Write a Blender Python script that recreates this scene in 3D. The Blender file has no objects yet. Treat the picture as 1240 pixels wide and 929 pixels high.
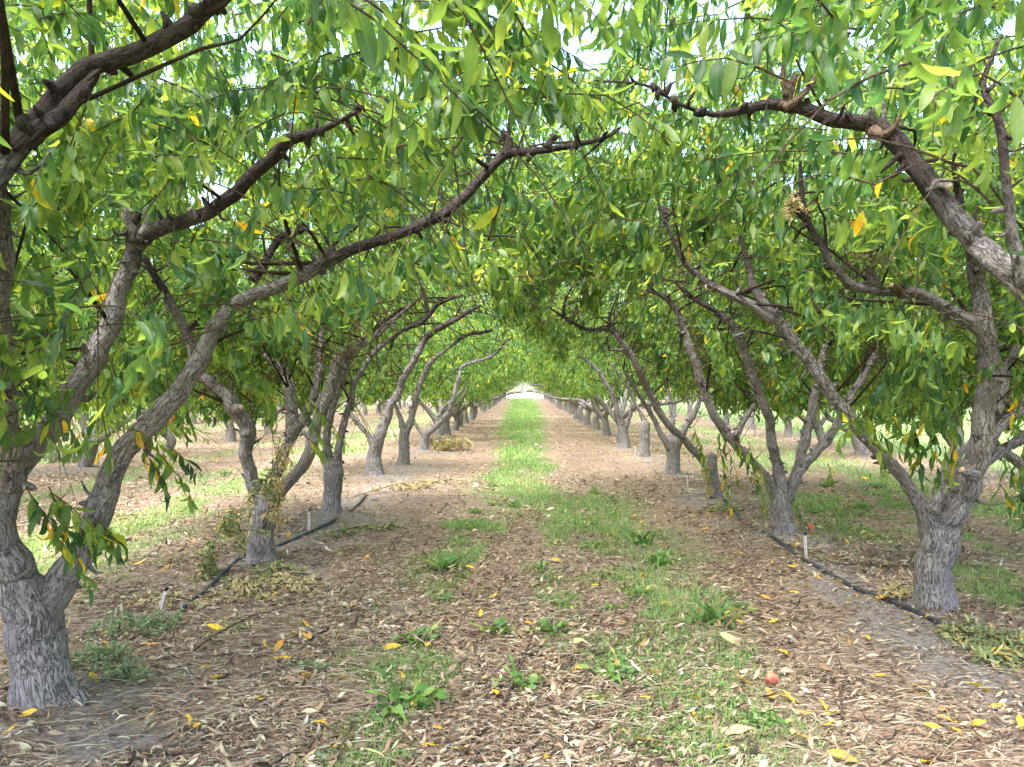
import bpy, math, numpy as np
from mathutils import Vector, noise as mnoise
R = math.radians
rng = np.random.default_rng(11)
scene = bpy.context.scene
col = scene.collection

# ------------------------------------------------------------------ measuring
F, CX, CY, EYE = 902.0, 632.0, 466.0, 1.6      # survey of the orchard: station point 1.6 m above the soil
def P(px, py, Y):                                # bearing + distance -> metres
    return ((px - CX) / F * Y, Y, EYE - (py - CY) / F * Y)
def G(px, py):                                   # point on the ground along a bearing
    Y = EYE * F / (py - CY)
    return ((px - CX) / F * Y, Y)

ROW_L, ROW_R = -2.29, 2.66

# ------------------------------------------------------------------ object helpers
def tag(o, label=None, cat=None, group=None, kind=None):
    if label: o['label'] = label
    if cat: o['category'] = cat
    if group: o['group'] = group
    if kind: o['kind'] = kind
    return o
def empty(name, loc):
    o = bpy.data.objects.new(name, None); col.objects.link(o); o.location = loc
    o.empty_display_size = .2
    return o
def mesh_np(name, V, faces4=None, faces3=None, attrs=None, mats=(), mat_idx=None, smooth=True):
    """fast mesh: V (n,3); quads (m,4); tris (k,3); attrs {name:(type,array per vertex)}"""
    me = bpy.data.meshes.new(name)
    V = np.asarray(V, dtype=np.float32)
    q = np.zeros((0, 4), np.int32) if faces4 is None else np.asarray(faces4, np.int32)
    t = np.zeros((0, 3), np.int32) if faces3 is None else np.asarray(faces3, np.int32)
    me.vertices.add(len(V)); me.vertices.foreach_set('co', V.ravel())
    nl = q.size + t.size
    me.loops.add(nl); me.loops.foreach_set('vertex_index', np.concatenate([q.ravel(), t.ravel()]))
    me.polygons.add(len(q) + len(t))
    st = np.concatenate([np.arange(len(q)) * 4, q.size + np.arange(len(t)) * 3]).astype(np.int32)
    me.polygons.foreach_set('loop_start', st)
    if smooth: me.polygons.foreach_set('use_smooth', np.ones(len(q) + len(t), bool))
    if mat_idx is not None: me.polygons.foreach_set('material_index', np.asarray(mat_idx, np.int32))
    me.update(calc_edges=True)
    for k, (ty, a) in (attrs or {}).items():
        at = me.attributes.new(k, ty, 'POINT')
        at.data.foreach_set('value' if ty == 'FLOAT' else 'vector', np.asarray(a, np.float32).ravel())
    for m in mats: me.materials.append(m)
    return me
def link(name, me, parent=None, loc=None):
    o = bpy.data.objects.new(name, me); col.objects.link(o)
    if parent: o.parent = parent
    if loc is not None: o.location = loc
    return o

class Acc:
    """collects vertices/faces of several bits that belong to ONE mesh"""
    def __init__(s): s.V = []; s.Q = []; s.T = []; s.A = {}; s.n = 0; s.mq = []; s.mt = []
    def add(s, V, Q=None, T=None, mi=0, **attrs):
        V = np.asarray(V, np.float32); s.V.append(V)
        if Q is not None and len(Q): s.Q.append(np.asarray(Q) + s.n); s.mq.append(np.full(len(Q), mi))
        if T is not None and len(T): s.T.append(np.asarray(T) + s.n); s.mt.append(np.full(len(T), mi))
        for k, a in attrs.items(): s.A.setdefault(k, []).append(np.asarray(a, np.float32))
        s.n += len(V)
    def mesh(s, name, mats, types):
        Q = np.concatenate(s.Q) if s.Q else None; T = np.concatenate(s.T) if s.T else None
        mi = np.concatenate((s.mq if s.mq else []) + (s.mt if s.mt else []))
        at = {k: (types[k], np.concatenate(v)) for k, v in s.A.items()}
        return mesh_np(name, np.concatenate(s.V), Q, T, at, mats, mi)

def catmull(pts, step):
    P_ = [np.array(p, float) for p in pts]
    P_ = [2 * P_[0] - P_[1]] + P_ + [2 * P_[-1] - P_[-2]]
    out = []
    for i in range(1, len(P_) - 2):
        a, b, c, d = P_[i - 1:i + 3]
        n = max(2, int(np.linalg.norm((c - b)[:3]) / step))
        for k in range(n):
            t = k / n
            out.append(.5 * ((2 * b) + (-a + c) * t + (2 * a - 5 * b + 4 * c - d) * t * t + (-a + 3 * b - 3 * c + d) * t ** 3))
    out.append(P_[-2]); return np.array(out)

def tube(pts, sides=12, step=.04, rough=0.0, seed=0, flare=0, cap=True, knots=0, crook=0.):
    """pts: (x,y,z,r). returns V,Q,T,bark_co"""
    S = catmull(pts, step); n = len(S)
    C = S[:, :3].copy(); r = np.maximum(S[:, 3], .0012)
    if crook:
        for i in range(1, n - 1):
            q = Vector((C[i][0] * 3.4 + seed * 7.7, C[i][1] * 3.4, C[i][2] * 3.4))
            C[i] += np.array(mnoise.noise_vector(q)) * r[i] * crook * min(1, i / 6) + np.array(mnoise.noise_vector(q * 2.9)) * r[i] * crook * .7 * min(1, i / 6)
    tan = np.gradient(C, axis=0); tan /= np.linalg.norm(tan, axis=1)[:, None] + 1e-9
    ref = np.array([1., 0, 0]) if abs(tan[0][0]) < .8 else np.array([0, 1., 0])
    u = np.cross(tan[0], ref); u /= np.linalg.norm(u)
    U = [u]
    for i in range(1, n):
        u = U[-1] - tan[i] * np.dot(U[-1], tan[i]); u /= np.linalg.norm(u) + 1e-9; U.append(u)
    U = np.array(U); W = np.cross(tan, U)
    s = np.concatenate([[0], np.cumsum(np.linalg.norm(np.diff(C, axis=0), axis=1))])
    th = np.arange(sides) / sides * 2 * np.pi
    ct, st = np.cos(th), np.sin(th)
    rr = r[:, None] * np.ones(sides)
    if rough:
        lr = np.random.default_rng(seed + 5)
        kn = [(lr.uniform(0, s[-1]), lr.uniform(0, 6.28), lr.uniform(.5, 1.)) for _ in range(knots)]
        for i in range(n):
            for j in range(sides):
                q = Vector((ct[j] * 1.3 + seed * 3.1, st[j] * 1.3, s[i] * 4.5))
                f = 1 + rough * (1.1 * mnoise.noise(q) + .55 * mnoise.noise(q * 2.7) + .3 * mnoise.noise(Vector((ct[j] * 5, st[j] * 5, s[i] * 9 + seed))))
                for ks, ka, kh in kn:
                    dd = ((s[i] - ks) / (1.1 * r[i])) ** 2 + (2 * math.sin((th[j] - ka) / 2) / .7) ** 2
                    if dd < 4: f += kh * .34 * math.exp(-dd * 1.9) - kh * .30 * math.exp(-dd * 9)
                rr[i, j] *= f
    if flare:
        for i in range(n):
            k = math.exp(-s[i] / .10)
            rr[i] *= 1 + flare * k * (1 + .55 * np.sin(th * 4 + seed) + .3 * np.sin(th * 7 + seed * 2))
    V = C[:, None, :] + rr[:, :, None] * (ct[None, :, None] * U[:, None, :] + st[None, :, None] * W[:, None, :])
    co = np.stack([r[:, None] * ct + seed * .37, r[:, None] * st, np.repeat(s[:, None] * .3, sides, 1) + seed], -1)
    idx = np.arange(n * sides).reshape(n, sides)
    a = idx[:-1]; b = np.roll(idx, -1, 1)[:-1]; c = np.roll(idx, -1, 1)[1:]; d = idx[1:]
    Q = np.stack([a, b, c, d], -1).reshape(-1, 4)
    V = V.reshape(-1, 3); co = co.reshape(-1, 3); T = []
    if cap:
        V = np.vstack([V, C[-1] + tan[-1] * r[-1] * .25, C[0] - tan[0] * r[0] * .1]); co = np.vstack([co, co[-1], co[0]])
        e = n * sides
        T += [(idx[-1][j], idx[-1][(j + 1) % sides], e) for j in range(sides)]
        T += [(idx[0][(j + 1) % sides], idx[0][j], e + 1) for j in range(sides)]
    return V, Q, np.array(T, int).reshape(-1, 3), co

# ------------------------------------------------------------------ materials
def new_mat(name):
    m = bpy.data.materials.new(name); m.use_nodes = True; nt = m.node_tree; nt.nodes.clear()
    return m, nt, nt.nodes, nt.links
def N(nodes, ty, **kw):
    n = nodes.new(ty)
    for k, v in kw.items():
        if k in n.inputs: n.inputs[k].default_value = v
        else: setattr(n, k, v)
    return n
def ramp(nodes, stops, interp='LINEAR'):
    n = nodes.new('ShaderNodeValToRGB'); n.color_ramp.interpolation = interp
    els = n.color_ramp.elements
    while len(els) < len(stops): els.new(.5)
    for e, (p, c) in zip(els, stops): e.position = p; e.color = (*c, 1)
    return n
def mixc(nodes, links, fac, a, b, mode='MIX'):
    n = nodes.new('ShaderNodeMix'); n.data_type = 'RGBA'; n.blend_type = mode
    for sock, v in ((n.inputs[0], fac), (n.inputs[6], a), (n.inputs[7], b)):
        if hasattr(v, 'default_value') or hasattr(v, 'links'): links.new(v, sock)
        else: sock.default_value = v if not isinstance(v, tuple) else (*v, 1)
    return n.outputs[2]

def bark_material(name, light, mid, dark):
    m, nt, n, l = new_mat(name)
    at = N(n, 'ShaderNodeAttribute', attribute_name='bark_co')
    hi = N(n, 'ShaderNodeAttribute', attribute_name='high')
    big = N(n, 'ShaderNodeTexNoise', Scale=7., Detail=4.); l.new(at.outputs['Vector'], big.inputs['Vector'])
    warp = N(n, 'ShaderNodeTexNoise', Scale=30., Detail=3.); l.new(at.outputs['Vector'], warp.inputs['Vector'])
    vm = N(n, 'ShaderNodeVectorMath', operation='MULTIPLY_ADD'); l.new(warp.outputs['Color'], vm.inputs[0]); vm.inputs[1].default_value = (.035,) * 3; l.new(at.outputs['Vector'], vm.inputs[2])
    na = N(n, 'ShaderNodeTexNoise', Scale=52., Detail=3.5, Roughness=.6, Distortion=.6); l.new(vm.outputs[0], na.inputs['Vector'])
    sb = N(n, 'ShaderNodeMath', operation='SUBTRACT'); l.new(na.outputs[0], sb.inputs[0]); sb.inputs[1].default_value = .5
    ab = N(n, 'ShaderNodeMath', operation='ABSOLUTE'); l.new(sb.outputs[0], ab.inputs[0])
    msk = N(n, 'ShaderNodeMath', operation='MULTIPLY_ADD'); l.new(big.outputs[0], msk.inputs[0]); msk.inputs[1].default_value = .22; msk.inputs[2].default_value = -.06
    sm = N(n, 'ShaderNodeMath', operation='DIVIDE'); l.new(ab.outputs[0], sm.inputs[0]); l.new(msk.outputs[0], sm.inputs[1])
    crack = ramp(n, [(.15, (0, 0, 0)), (.75, (1, 1, 1))]); l.new(sm.outputs[0], crack.inputs[0])
    fine = N(n, 'ShaderNodeTexNoise', Scale=110., Detail=5., Roughness=.65); l.new(at.outputs['Vector'], fine.inputs['Vector'])
    cr = ramp(n, [(.3, dark), (.5, mid), (.68, light)]); l.new(fine.outputs[0], cr.inputs[0])
    cb = ramp(n, [(.34, mid), (.6, light)]); l.new(big.outputs[0], cb.inputs[0])
    c1 = mixc(n, l, .5, cr.outputs[0], cb.outputs[0])
    inv = N(n, 'ShaderNodeMapRange'); l.new(crack.outputs[0], inv.inputs[0]); inv.inputs[3].default_value = .72; inv.inputs[4].default_value = 0.
    c2 = mixc(n, l, inv.outputs[0], c1, dark)
    # upper limbs: darker brown weathered bark, with their backlit shade painted in too
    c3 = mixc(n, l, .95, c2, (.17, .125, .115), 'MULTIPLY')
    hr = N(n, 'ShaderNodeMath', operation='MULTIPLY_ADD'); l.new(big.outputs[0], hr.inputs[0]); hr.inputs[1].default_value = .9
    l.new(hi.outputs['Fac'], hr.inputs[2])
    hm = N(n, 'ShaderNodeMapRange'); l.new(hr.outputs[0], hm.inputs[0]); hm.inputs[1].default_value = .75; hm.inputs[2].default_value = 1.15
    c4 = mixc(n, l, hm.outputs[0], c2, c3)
    bs = N(n, 'ShaderNodeBsdfPrincipled', Roughness=.85); l.new(c4, bs.inputs['Base Color']); bs.inputs['Specular IOR Level'].default_value = .25
    h = N(n, 'ShaderNodeMath', operation='MULTIPLY_ADD'); l.new(crack.outputs[0], h.inputs[0]); h.inputs[1].default_value = .6; l.new(fine.outputs[0], h.inputs[2])
    b = N(n, 'ShaderNodeBump', Strength=1., Distance=.026); l.new(h.outputs[0], b.inputs['Height']); l.new(b.outputs[0], bs.inputs['Normal'])
    o = N(n, 'ShaderNodeOutputMaterial'); l.new(bs.outputs[0], o.inputs[0]); return m
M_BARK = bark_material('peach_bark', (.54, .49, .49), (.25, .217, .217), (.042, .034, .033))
M_FRESH = bark_material('fresh_cut_wood_bark', (.31, .20, .14), (.17, .11, .08), (.06, .04, .03))
M_TWIG = bark_material('twig_bark', (.17, .11, .075), (.11, .072, .05), (.05, .035, .03))

def leaf_material(name, stops, transl, tboost, rough=.42, spec=.45, vary=.1, mottle=None):
    m, nt, n, l = new_mat(name)
    lv = N(n, 'ShaderNodeAttribute', attribute_name='lv'); mr = N(n, 'ShaderNodeAttribute', attribute_name='mr')
    cr = ramp(n, stops)
    tc = N(n, 'ShaderNodeNewGeometry')
    nv = N(n, 'ShaderNodeTexNoise', Scale=26., Detail=2.); l.new(tc.outputs['Position'], nv.inputs['Vector'])
    sh = N(n, 'ShaderNodeMath', operation='MULTIPLY_ADD'); l.new(nv.outputs[0], sh.inputs[0]); sh.inputs[1].default_value = vary; l.new(lv.outputs['Fac'], sh.inputs[2])
    s2 = N(n, 'ShaderNodeMath', operation='SUBTRACT'); l.new(sh.outputs[0], s2.inputs[0]); s2.inputs[1].default_value = vary * .5; l.new(s2.outputs[0], cr.inputs[0])
    nz = N(n, 'ShaderNodeTexNoise', Scale=60., Detail=2.); l.new(tc.outputs['Position'], nz.inputs['Vector'])
    c = mixc(n, l, nz.outputs[0], mixc(n, l, 1., cr.outputs[0], (.72, .75, .7), 'MULTIPLY'), mixc(n, l, 1., cr.outputs[0], (1.25, 1.22, 1.2), 'MULTIPLY'))
    if mottle:
        mo = ramp(n, [(.52, (0, 0, 0)), (.66, (1, 1, 1))]); l.new(nz.outputs[0], mo.inputs[0]); c = mixc(n, l, mo.outputs[0], c, mottle)
    rib = ramp(n, [(0., (1.0, 1.0, 1.0)), (.10, (0, 0, 0))]); l.new(mr.outputs['Fac'], rib.inputs[0])
    rf = N(n, 'ShaderNodeMath', operation='MULTIPLY'); l.new(rib.outputs[0], rf.inputs[0]); rf.inputs[1].default_value = .35
    c = mixc(n, l, rf.outputs[0], c, (.26, .34, .12))
    bs = N(n, 'ShaderNodeBsdfPrincipled', Roughness=rough); l.new(c, bs.inputs['Base Color']); bs.inputs['Specular IOR Level'].default_value = spec
    bp = N(n, 'ShaderNodeBump', Strength=.35, Distance=.004); l.new(nz.outputs[0], bp.inputs['Height']); l.new(bp.outputs[0], bs.inputs['Normal'])
    tr = N(n, 'ShaderNodeBsdfTranslucent'); l.new(mixc(n, l, 1., c, tboost, 'MULTIPLY'), tr.inputs[0])
    mx = N(n, 'ShaderNodeMixShader'); mx.inputs[0].default_value = transl; l.new(bs.outputs[0], mx.inputs[1]); l.new(tr.outputs[0], mx.inputs[2])
    o = N(n, 'ShaderNodeOutputMaterial'); l.new(mx.outputs[0], o.inputs[0]); return m
GREEN = [(0., (.018, .062, .036)), (.22, (.038, .108, .046)), (.45, (.098, .185, .052)), (.9, (.27, .36, .075)), (.965, (.30, .34, .03)), (.985, (.60, .42, .03)), (1., (.62, .30, .03))]
M_LEAF = leaf_material('peach_leaf', GREEN, .55, (2.7, 2.3, 1.2), .44, .42)
M_YELLOW = leaf_material('yellow_fallen_leaf', [(0., (.75, .52, .04)), (.55, (.80, .48, .05)), (.8, (.72, .33, .06)), (1., (.78, .62, .30))], .2, (1, 1, 1), .6, .2, .5, (.42, .20, .06))
M_WILT = leaf_material('wilted_leaf', [(0., (.15, .20, .10)), (.35, (.23, .29, .14)), (.6, (.42, .40, .17)), (.85, (.62, .46, .16)), (1., (.55, .34, .14))], .2, (1.2, 1.2, 1), .7, .15)
M_DRYY = leaf_material('dry_yellow_leaf', [(0., (.40, .36, .20)), (.5, (.60, .50, .28)), (.85, (.66, .48, .20)), (1., (.60, .38, .16))], .2, (1, 1, 1), .7, .15)
M_WEED = leaf_material('weed_leaf', [(0., (.07, .15, .05)), (.5, (.12, .24, .06)), (.85, (.20, .33, .09)), (1., (.40, .36, .12))], .3, (1.5, 1.5, 1), .5, .3)
M_FEATH = leaf_material('grey_green_weed_leaf', [(0., (.15, .20, .11)), (.5, (.26, .33, .19)), (1., (.42, .47, .22))], .25, (1.2, 1.2, 1), .7, .2)
M_GRASS = leaf_material('grass_blade', [(0., (.10, .20, .06)), (.4, (.17, .32, .09)), (.7, (.28, .40, .14)), (.9, (.34, .36, .17)), (1., (.50, .42, .24))], .3, (1.4, 1.4, 1), .6, .2)
M_LITTER = leaf_material('leaf_litter', [(0., (.04, .03, .027)), (.2, (.13, .086, .064)), (.40, (.27, .17, .12)), (.58, (.41, .285, .20)), (.76, (.54, .43, .31)), (.89, (.68, .60, .48)), (.94, (.33, .37, .25)), (1., (.66, .48, .14))], .1, (1, 1, 1), .8, .15)
M_STRAW = leaf_material('straw_fibre', [(0., (.22, .14, .10)), (.35, (.36, .25, .18)), (.65, (.50, .42, .32)), (1., (.68, .61, .49))], .1, (1, 1, 1), .75, .2)

def plain(name, c1, c2, scale=20, rough=.7, bump=.3, spec=.3):
    m, nt, n, l = new_mat(name)
    g = N(n, 'ShaderNodeTexCoord'); nz = N(n, 'ShaderNodeTexNoise', Scale=float(scale), Detail=6.); l.new(g.outputs['Object'], nz.inputs['Vector'])
    cr = ramp(n, [(.3, c1), (.7, c2)]); l.new(nz.outputs[0], cr.inputs[0])
    bs = N(n, 'ShaderNodeBsdfPrincipled', Roughness=rough); bs.inputs['Specular IOR Level'].default_value = spec
    l.new(cr.outputs[0], bs.inputs['Base Color'])
    b = N(n, 'ShaderNodeBump', Strength=bump, Distance=.003); l.new(nz.outputs[0], b.inputs['Height']); l.new(b.outputs[0], bs.inputs['Normal'])
    o = N(n, 'ShaderNodeOutputMaterial'); l.new(bs.outputs[0], o.inputs[0]); return m
M_HOSE = plain('black_poly_hose', (.018, .022, .028), (.06, .068, .08), 25, .5, .2, .4)
M_STAKE = plain('weathered_plastic', (.45, .36, .37), (.68, .60, .60), 30, .6)
M_BLACK = plain('black_emitter_plastic', (.012, .012, .013), (.03, .03, .03), 30, .5)
M_CLOD = plain('brown_cap_plastic', (.17, .11, .10), (.27, .19, .17), 30, .7)
M_CUT = plain('pale_sawn_wood', (.42, .27, .17), (.60, .42, .28), 60, .8)

# ------------------------------------------------------------------ ground
def hsin(x, y, fx, fy, p): return np.sin(x * fx + y * fy + p)
def lumps(x, y):
    return (hsin(x, y, 1.1, .7, .3) * .6 + hsin(x, y, -1.9, 1.3, 2.) * .4 + hsin(x, y, 3.7, 2.9, 1.1) * .25 + hsin(x, y, -5.3, 6.1, .4) * .16
            + hsin(x, y, 11.3, -8.7, .9) * .1 + hsin(x, y, 17.1, 19.7, 2.2) * .07)
_lr = np.random.default_rng(4)
_ph = _lr.uniform(0, 6.28, 24); _fd = _lr.uniform(0, 6.28, 24); _ff = np.concatenate([_lr.uniform(.8, 3, 8), _lr.uniform(3, 9, 8), _lr.uniform(9, 28, 8)])
def patch(x, y, o=0.):                              # irregular patches, about -1..1
    x = np.asarray(x, float); y = np.asarray(y, float) * .55; s = 0
    for k in range(24): s = s + np.sin(x * _ff[k] * np.cos(_fd[k]) + y * _ff[k] * np.sin(_fd[k]) + _ph[k] + o * (k + 1)) * (1. if k < 8 else .7 if k < 16 else .45)
    return s / 4.4
TREES_XY = []                                      # filled below
def height(x, y):
    x = np.asarray(x, float); y = np.asarray(y, float)
    near = np.exp(-np.maximum(np.abs(y) - 14, 0) / 10.)
    h = lumps(x, y) * .012 * near
    for tx, ty in HERO_XY: h = h + .07 * np.exp(-((x - tx) ** 2 + (y - ty) ** 2) / .16)
    for rx in (ROW_L, ROW_R): h = h + .03 * np.exp(-((x - rx) / .6) ** 2) * near
    return h
def ss(a, b, x): t = np.clip((x - a) / (b - a), 0, 1); return t * t * (3 - 2 * t)
def grass_mask(x, y):
    """how green the ground is, 0..1"""
    x0 = np.asarray(x, float); y = np.asarray(y, float); x = x0 + .22 * patch(x0 * .3, y, 9.) + .12 * patch(x0, y * 1.5, 10.)
    wid = .55 + .5 * ss(12, 50, y)
    far = ss(6.5, 12, y)
    core = (1 - ss(wid * .45, wid * 1.7, np.abs(x - .1))) * far
    nearband = (1 - ss(.9, 1.6, np.abs(x - .3))) * (1 - ss(9, 13, y)) * ss(-.25, .4, patch(x, y) + .12) * .85
    aisle = 0
    for c in (-5.25, 5.1): aisle = np.maximum(aisle, (1 - ss(1.2, 2.4, np.abs(x - c))) * ss(-.3, .5, patch(x, y, 1.)) * .9)
    for c in (-11., -16.5): aisle = np.maximum(aisle, (1 - ss(1., 1.8, np.abs(x - c))) * ss(-.35, .3, patch(x, y, 1.)))
    field = ss(8.1, 9.4, x) + ss(19.5, 22, -x)
    core = core * (.35 + .65 * ss(-.75, .1, patch(x * 1.6, y, 2.) + .5 * ss(14, 40, y)))
    m = np.maximum(np.maximum(core, nearband), aisle)
    m = np.where(y > 92, 0, m)
    m = np.maximum(m, field * np.where(y > 92, 0, 1))
    return np.clip(np.maximum(m, ss(170, 180, y)), 0, 1)
def bare_mask(x, y):
    x = np.asarray(x, float); y = np.asarray(y, float); m = 0
    for tx, ty in HERO_XY: m = np.maximum(m, .85 * (1 - ss(.15, .75, np.hypot((x - tx) / 1.15, y - ty + .05) + .3 * patch(x, y, .7))))
    for rx, o in ((ROW_L, .15), (ROW_R, -.15)):
        m = np.maximum(m, (1 - ss(.15, .5, np.abs(x - rx - o))) * ss(-.2, .45, patch(x, y, 3.)) * .9 * (1 - ss(10, 18, y)))
    m = np.maximum(m, (1 - ss(.2, .5, np.hypot((x + 1.75) / 1.2, (y - 3.25) / .5))) * .9)
    return np.clip(m, 0, 1)

# ------------------------------------------------------------------ leaves
def leaf_template(nst, width, curl, fold, twist, wav=0.):
    """blade along +x, normal +z; curls towards -z"""
    t = np.linspace(0, 1, nst + 2)
    ang = curl * (t ** 1.2)
    dx = np.cos(ang); dz = -np.sin(ang); dt = t[1] - t[0]
    X = np.concatenate([[0], np.cumsum((dx[1:] + dx[:-1]) / 2 * dt)]); Z = np.concatenate([[0], np.cumsum((dz[1:] + dz[:-1]) / 2 * dt)])
    w = width * .5 * np.sin(np.pi * np.clip(t, .0, 1) ** .85) ** .8
    V = [(X[0], 0, Z[0])]; mr = [0.]
    for i in range(1, nst + 1):
        tw = twist * t[i]; wv = wav * math.sin(t[i] * 14)
        nx, nz = math.sin(ang[i]), math.cos(ang[i])
        for sgn in (-1, 0, 1):
            y = sgn * w[i] * math.cos(fold); h = abs(sgn) * w[i] * math.sin(fold) + wv * sgn * w[i]
            y2 = y * math.cos(tw) - h * math.sin(tw); h2 = y * math.sin(tw) + h * math.cos(tw)
            V.append((X[i] + nx * h2, y2, Z[i] + nz * h2)); mr.append(abs(sgn))
    V.append((X[-1], 0, Z[-1])); mr.append(0.)
    Q, T = [], [(0, 2, 1), (0, 3, 2)]
    for i in range(nst - 1):
        b = 1 + 3 * i
        Q += [(b, b + 1, b + 4, b + 3), (b + 1, b + 2, b + 5, b + 4)]
    b = 1 + 3 * (nst - 1); e = len(V) - 1
    T += [(b, b + 1, e), (b + 1, b + 2, e)]
    return np.array(V), np.array(Q), np.array(T), np.array(mr)
def unit(a): return a / (np.linalg.norm(a, axis=-1, keepdims=True) + 1e-9)
def place(acc, tmpls, O, D, Nn, L, lv, rg, mi=0):
    """scatter templates into acc (one mesh): O origin, D blade direction, Nn rough normal, L length"""
    D = unit(D); S = unit(np.cross(Nn, D)); Nn = np.cross(D, S)
    pick = rg.integers(0, len(tmpls), len(O))
    for k, (V, Q, T, mr) in enumerate(tmpls):
        i = np.where(pick == k)[0]
        if not len(i): continue
        W = O[i, None, :] + L[i, None, None] * (V[None, :, 0:1] * D[i, None, :] + V[None, :, 1:2] * S[i, None, :] + V[None, :, 2:3] * Nn[i, None, :])
        nv = len(V); off = (np.arange(len(i)) * nv)[:, None, None]
        acc.add(W.reshape(-1, 3), (Q[None] + off).reshape(-1, 4) if len(Q) else None, (T[None] + off).reshape(-1, 3), mi,
                lv=np.repeat(lv[i], nv), mr=np.tile(mr, len(i)), bark_co=np.zeros((len(i) * nv, 3)), high=np.zeros(len(i) * nv))
TY = dict(lv='FLOAT', mr='FLOAT', bark_co='FLOAT_VECTOR', high='FLOAT')
_t = np.random.default_rng(3)
T_HI = [leaf_template(5, _t.uniform(.24, .33), c, _t.uniform(.15, .55), _t.uniform(-.9, .9), _t.uniform(0, .25)) for c in (.4, .7, 1.0, 1.4, 1.9, 2.6, 3.4, .6, 1.1, -.5, -.9, 2.2)]
T_MID = [leaf_template(3, _t.uniform(.27, .34), c, _t.uniform(.2, .5), _t.uniform(-.6, .6)) for c in (.5, .9, 1.4, 2.2, -.5)]
T_LOW = [leaf_template(1, .30, c, .35, 0) for c in (.5, 1.1)]

# screen of the traced limbs: which leaves were pruned away in front of them
GX, GY, GS = 320, 240, 4
limb_depth = np.full((GY, GX), -1.)
def paint_limb(S):
    for x, y, z, r in S:
        if y < .5: continue
        px, py = CX + x / y * F, CY - (z - EYE) / y * F; rp = r / y * F * .86 + 8
        x0, x1 = int((px - rp) / GS), int((px + rp) / GS); y0, y1 = int((py - rp) / GS), int((py + rp) / GS)
        for gy in range(max(0, y0), min(GY - 1, y1) + 1):
            for gx in range(max(0, x0), min(GX - 1, x1) + 1):
                if y > limb_depth[gy, gx]: limb_depth[gy, gx] = y
def clear_of_limbs(Pw, rg, keep=.10):
    y = np.maximum(Pw[:, 1], .05)
    px = CX + Pw[:, 0] / y * F; py = CY - (Pw[:, 2] - EYE) / y * F
    gx = np.clip((px / GS).astype(int), 0, GX - 1); gy = np.clip((py / GS).astype(int), 0, GY - 1)
    d = limb_depth[gy, gx]
    vis = (px > 0) & (px < 1240) & (py > 0) & (py < 929) & (Pw[:, 1] > 0)
    hit = vis & (d > y - .02)
    return ~hit | (rg.random(len(Pw)) < keep)

def canopy_low(ax, side):
    """underside of the canopy above the soil, ax = metres from the trunk row; the hedge hangs low along the row and arches over the aisle"""
    return 1.36 + LOWK[0] * ax ** 2

def shoots_to_leaves(acc, p0, d0, Ls, droop, rg, tm, K, lsize, off, hero, world_off, twigs=True, yellow=0., lvlo=0., lvhi=.97):
    n = len(p0)
    t = (np.arange(K) + .8) / K
    pts = p0[:, None, :] + d0[:, None, :] * (Ls[:, None, None] * t[None, :, None])
    pts[:, :, 2] -= (droop * Ls)[:, None] * t[None, :] ** 2
    tan = d0[:, None, :] - np.array([0, 0, 2.])[None, None, :] * droop[:, None, None] * t[None, :, None]
    tan = unit(tan)
    ref = np.where(np.abs(tan[..., 2:3]) > .9, np.array([1., 0, 0]), np.array([0, 0, 1.]))
    u = unit(np.cross(tan, ref)); w = np.cross(tan, u)
    a = rg.uniform(0, 6.28, n)[:, None] + np.arange(K)[None] * 2.4
    rad = np.cos(a)[..., None] * u + np.sin(a)[..., None] * w
    down = rg.uniform(.25, 1.8, (n, K))[..., None] * np.array([0, 0, -1.])
    D = unit(.45 * tan + .75 * rad + down + rg.normal(0, .15, (n, K, 3)))
    Nn = unit(rad * .5 + np.array([0, 0, 1.]) + rg.normal(0, .45, (n, K, 3)))
    # normal must not be parallel to D
    O = pts.reshape(-1, 3); D = D.reshape(-1, 3); Nn = Nn.reshape(-1, 3) - D * np.sum(Nn.reshape(-1, 3) * D, 1)[:, None]
    L = (rg.uniform(.72, 1.18, (n, K)) * lsize * (1 - .25 * t[None] ** 3)).reshape(-1)
    base = rg.uniform(lvlo, .8, n)[:, None]
    lv = np.clip(base * .55 + rg.uniform(0, .5, (n, K)) * .9, 0, .93)
    ylw = rg.random((n, K)) < yellow; lv = np.where(ylw, rg.uniform(.95, 1., (n, K)), lv).reshape(-1)
    keep = np.ones(len(O), bool)
    wp = O + D * L[:, None] * .5 + world_off
    if hero:
        keep &= clear_of_limbs(wp, rg) & clear_of_limbs(wp + D * L[:, None] * .42, rg) & clear_of_limbs(wp - D * L[:, None] * .45, rg)
        keep &= np.linalg.norm(wp - np.array([0, 0, EYE]), axis=1) > 1.45
        if twigs is not None and n > 1:          # nothing dangles far under the arch
            tip = O + D * L[:, None]; keep &= tip[:, 2] > canopy_low(np.abs(tip[:, 0]), 0) - .22
    place(acc, tm, O[keep], D[keep], Nn[keep], L[keep], lv[keep], rg)
    if twigs:
        for i in range(n):
            q = [(*pts[i, j], .0035 * (1 - .7 * j / K)) for j in (0, K // 2, K - 1)]
            q = [(*p0[i], .0045)] + q
            V, Q, T, co = tube(q, 4, .12, cap=False)
            if hero and not clear_of_limbs((V + world_off)[:1], rg, .05)[0]: continue
            acc.add(V, Q, None, 1, lv=np.zeros(len(V)), mr=np.ones(len(V)), bark_co=co, high=np.full(len(V), .3))

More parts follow.
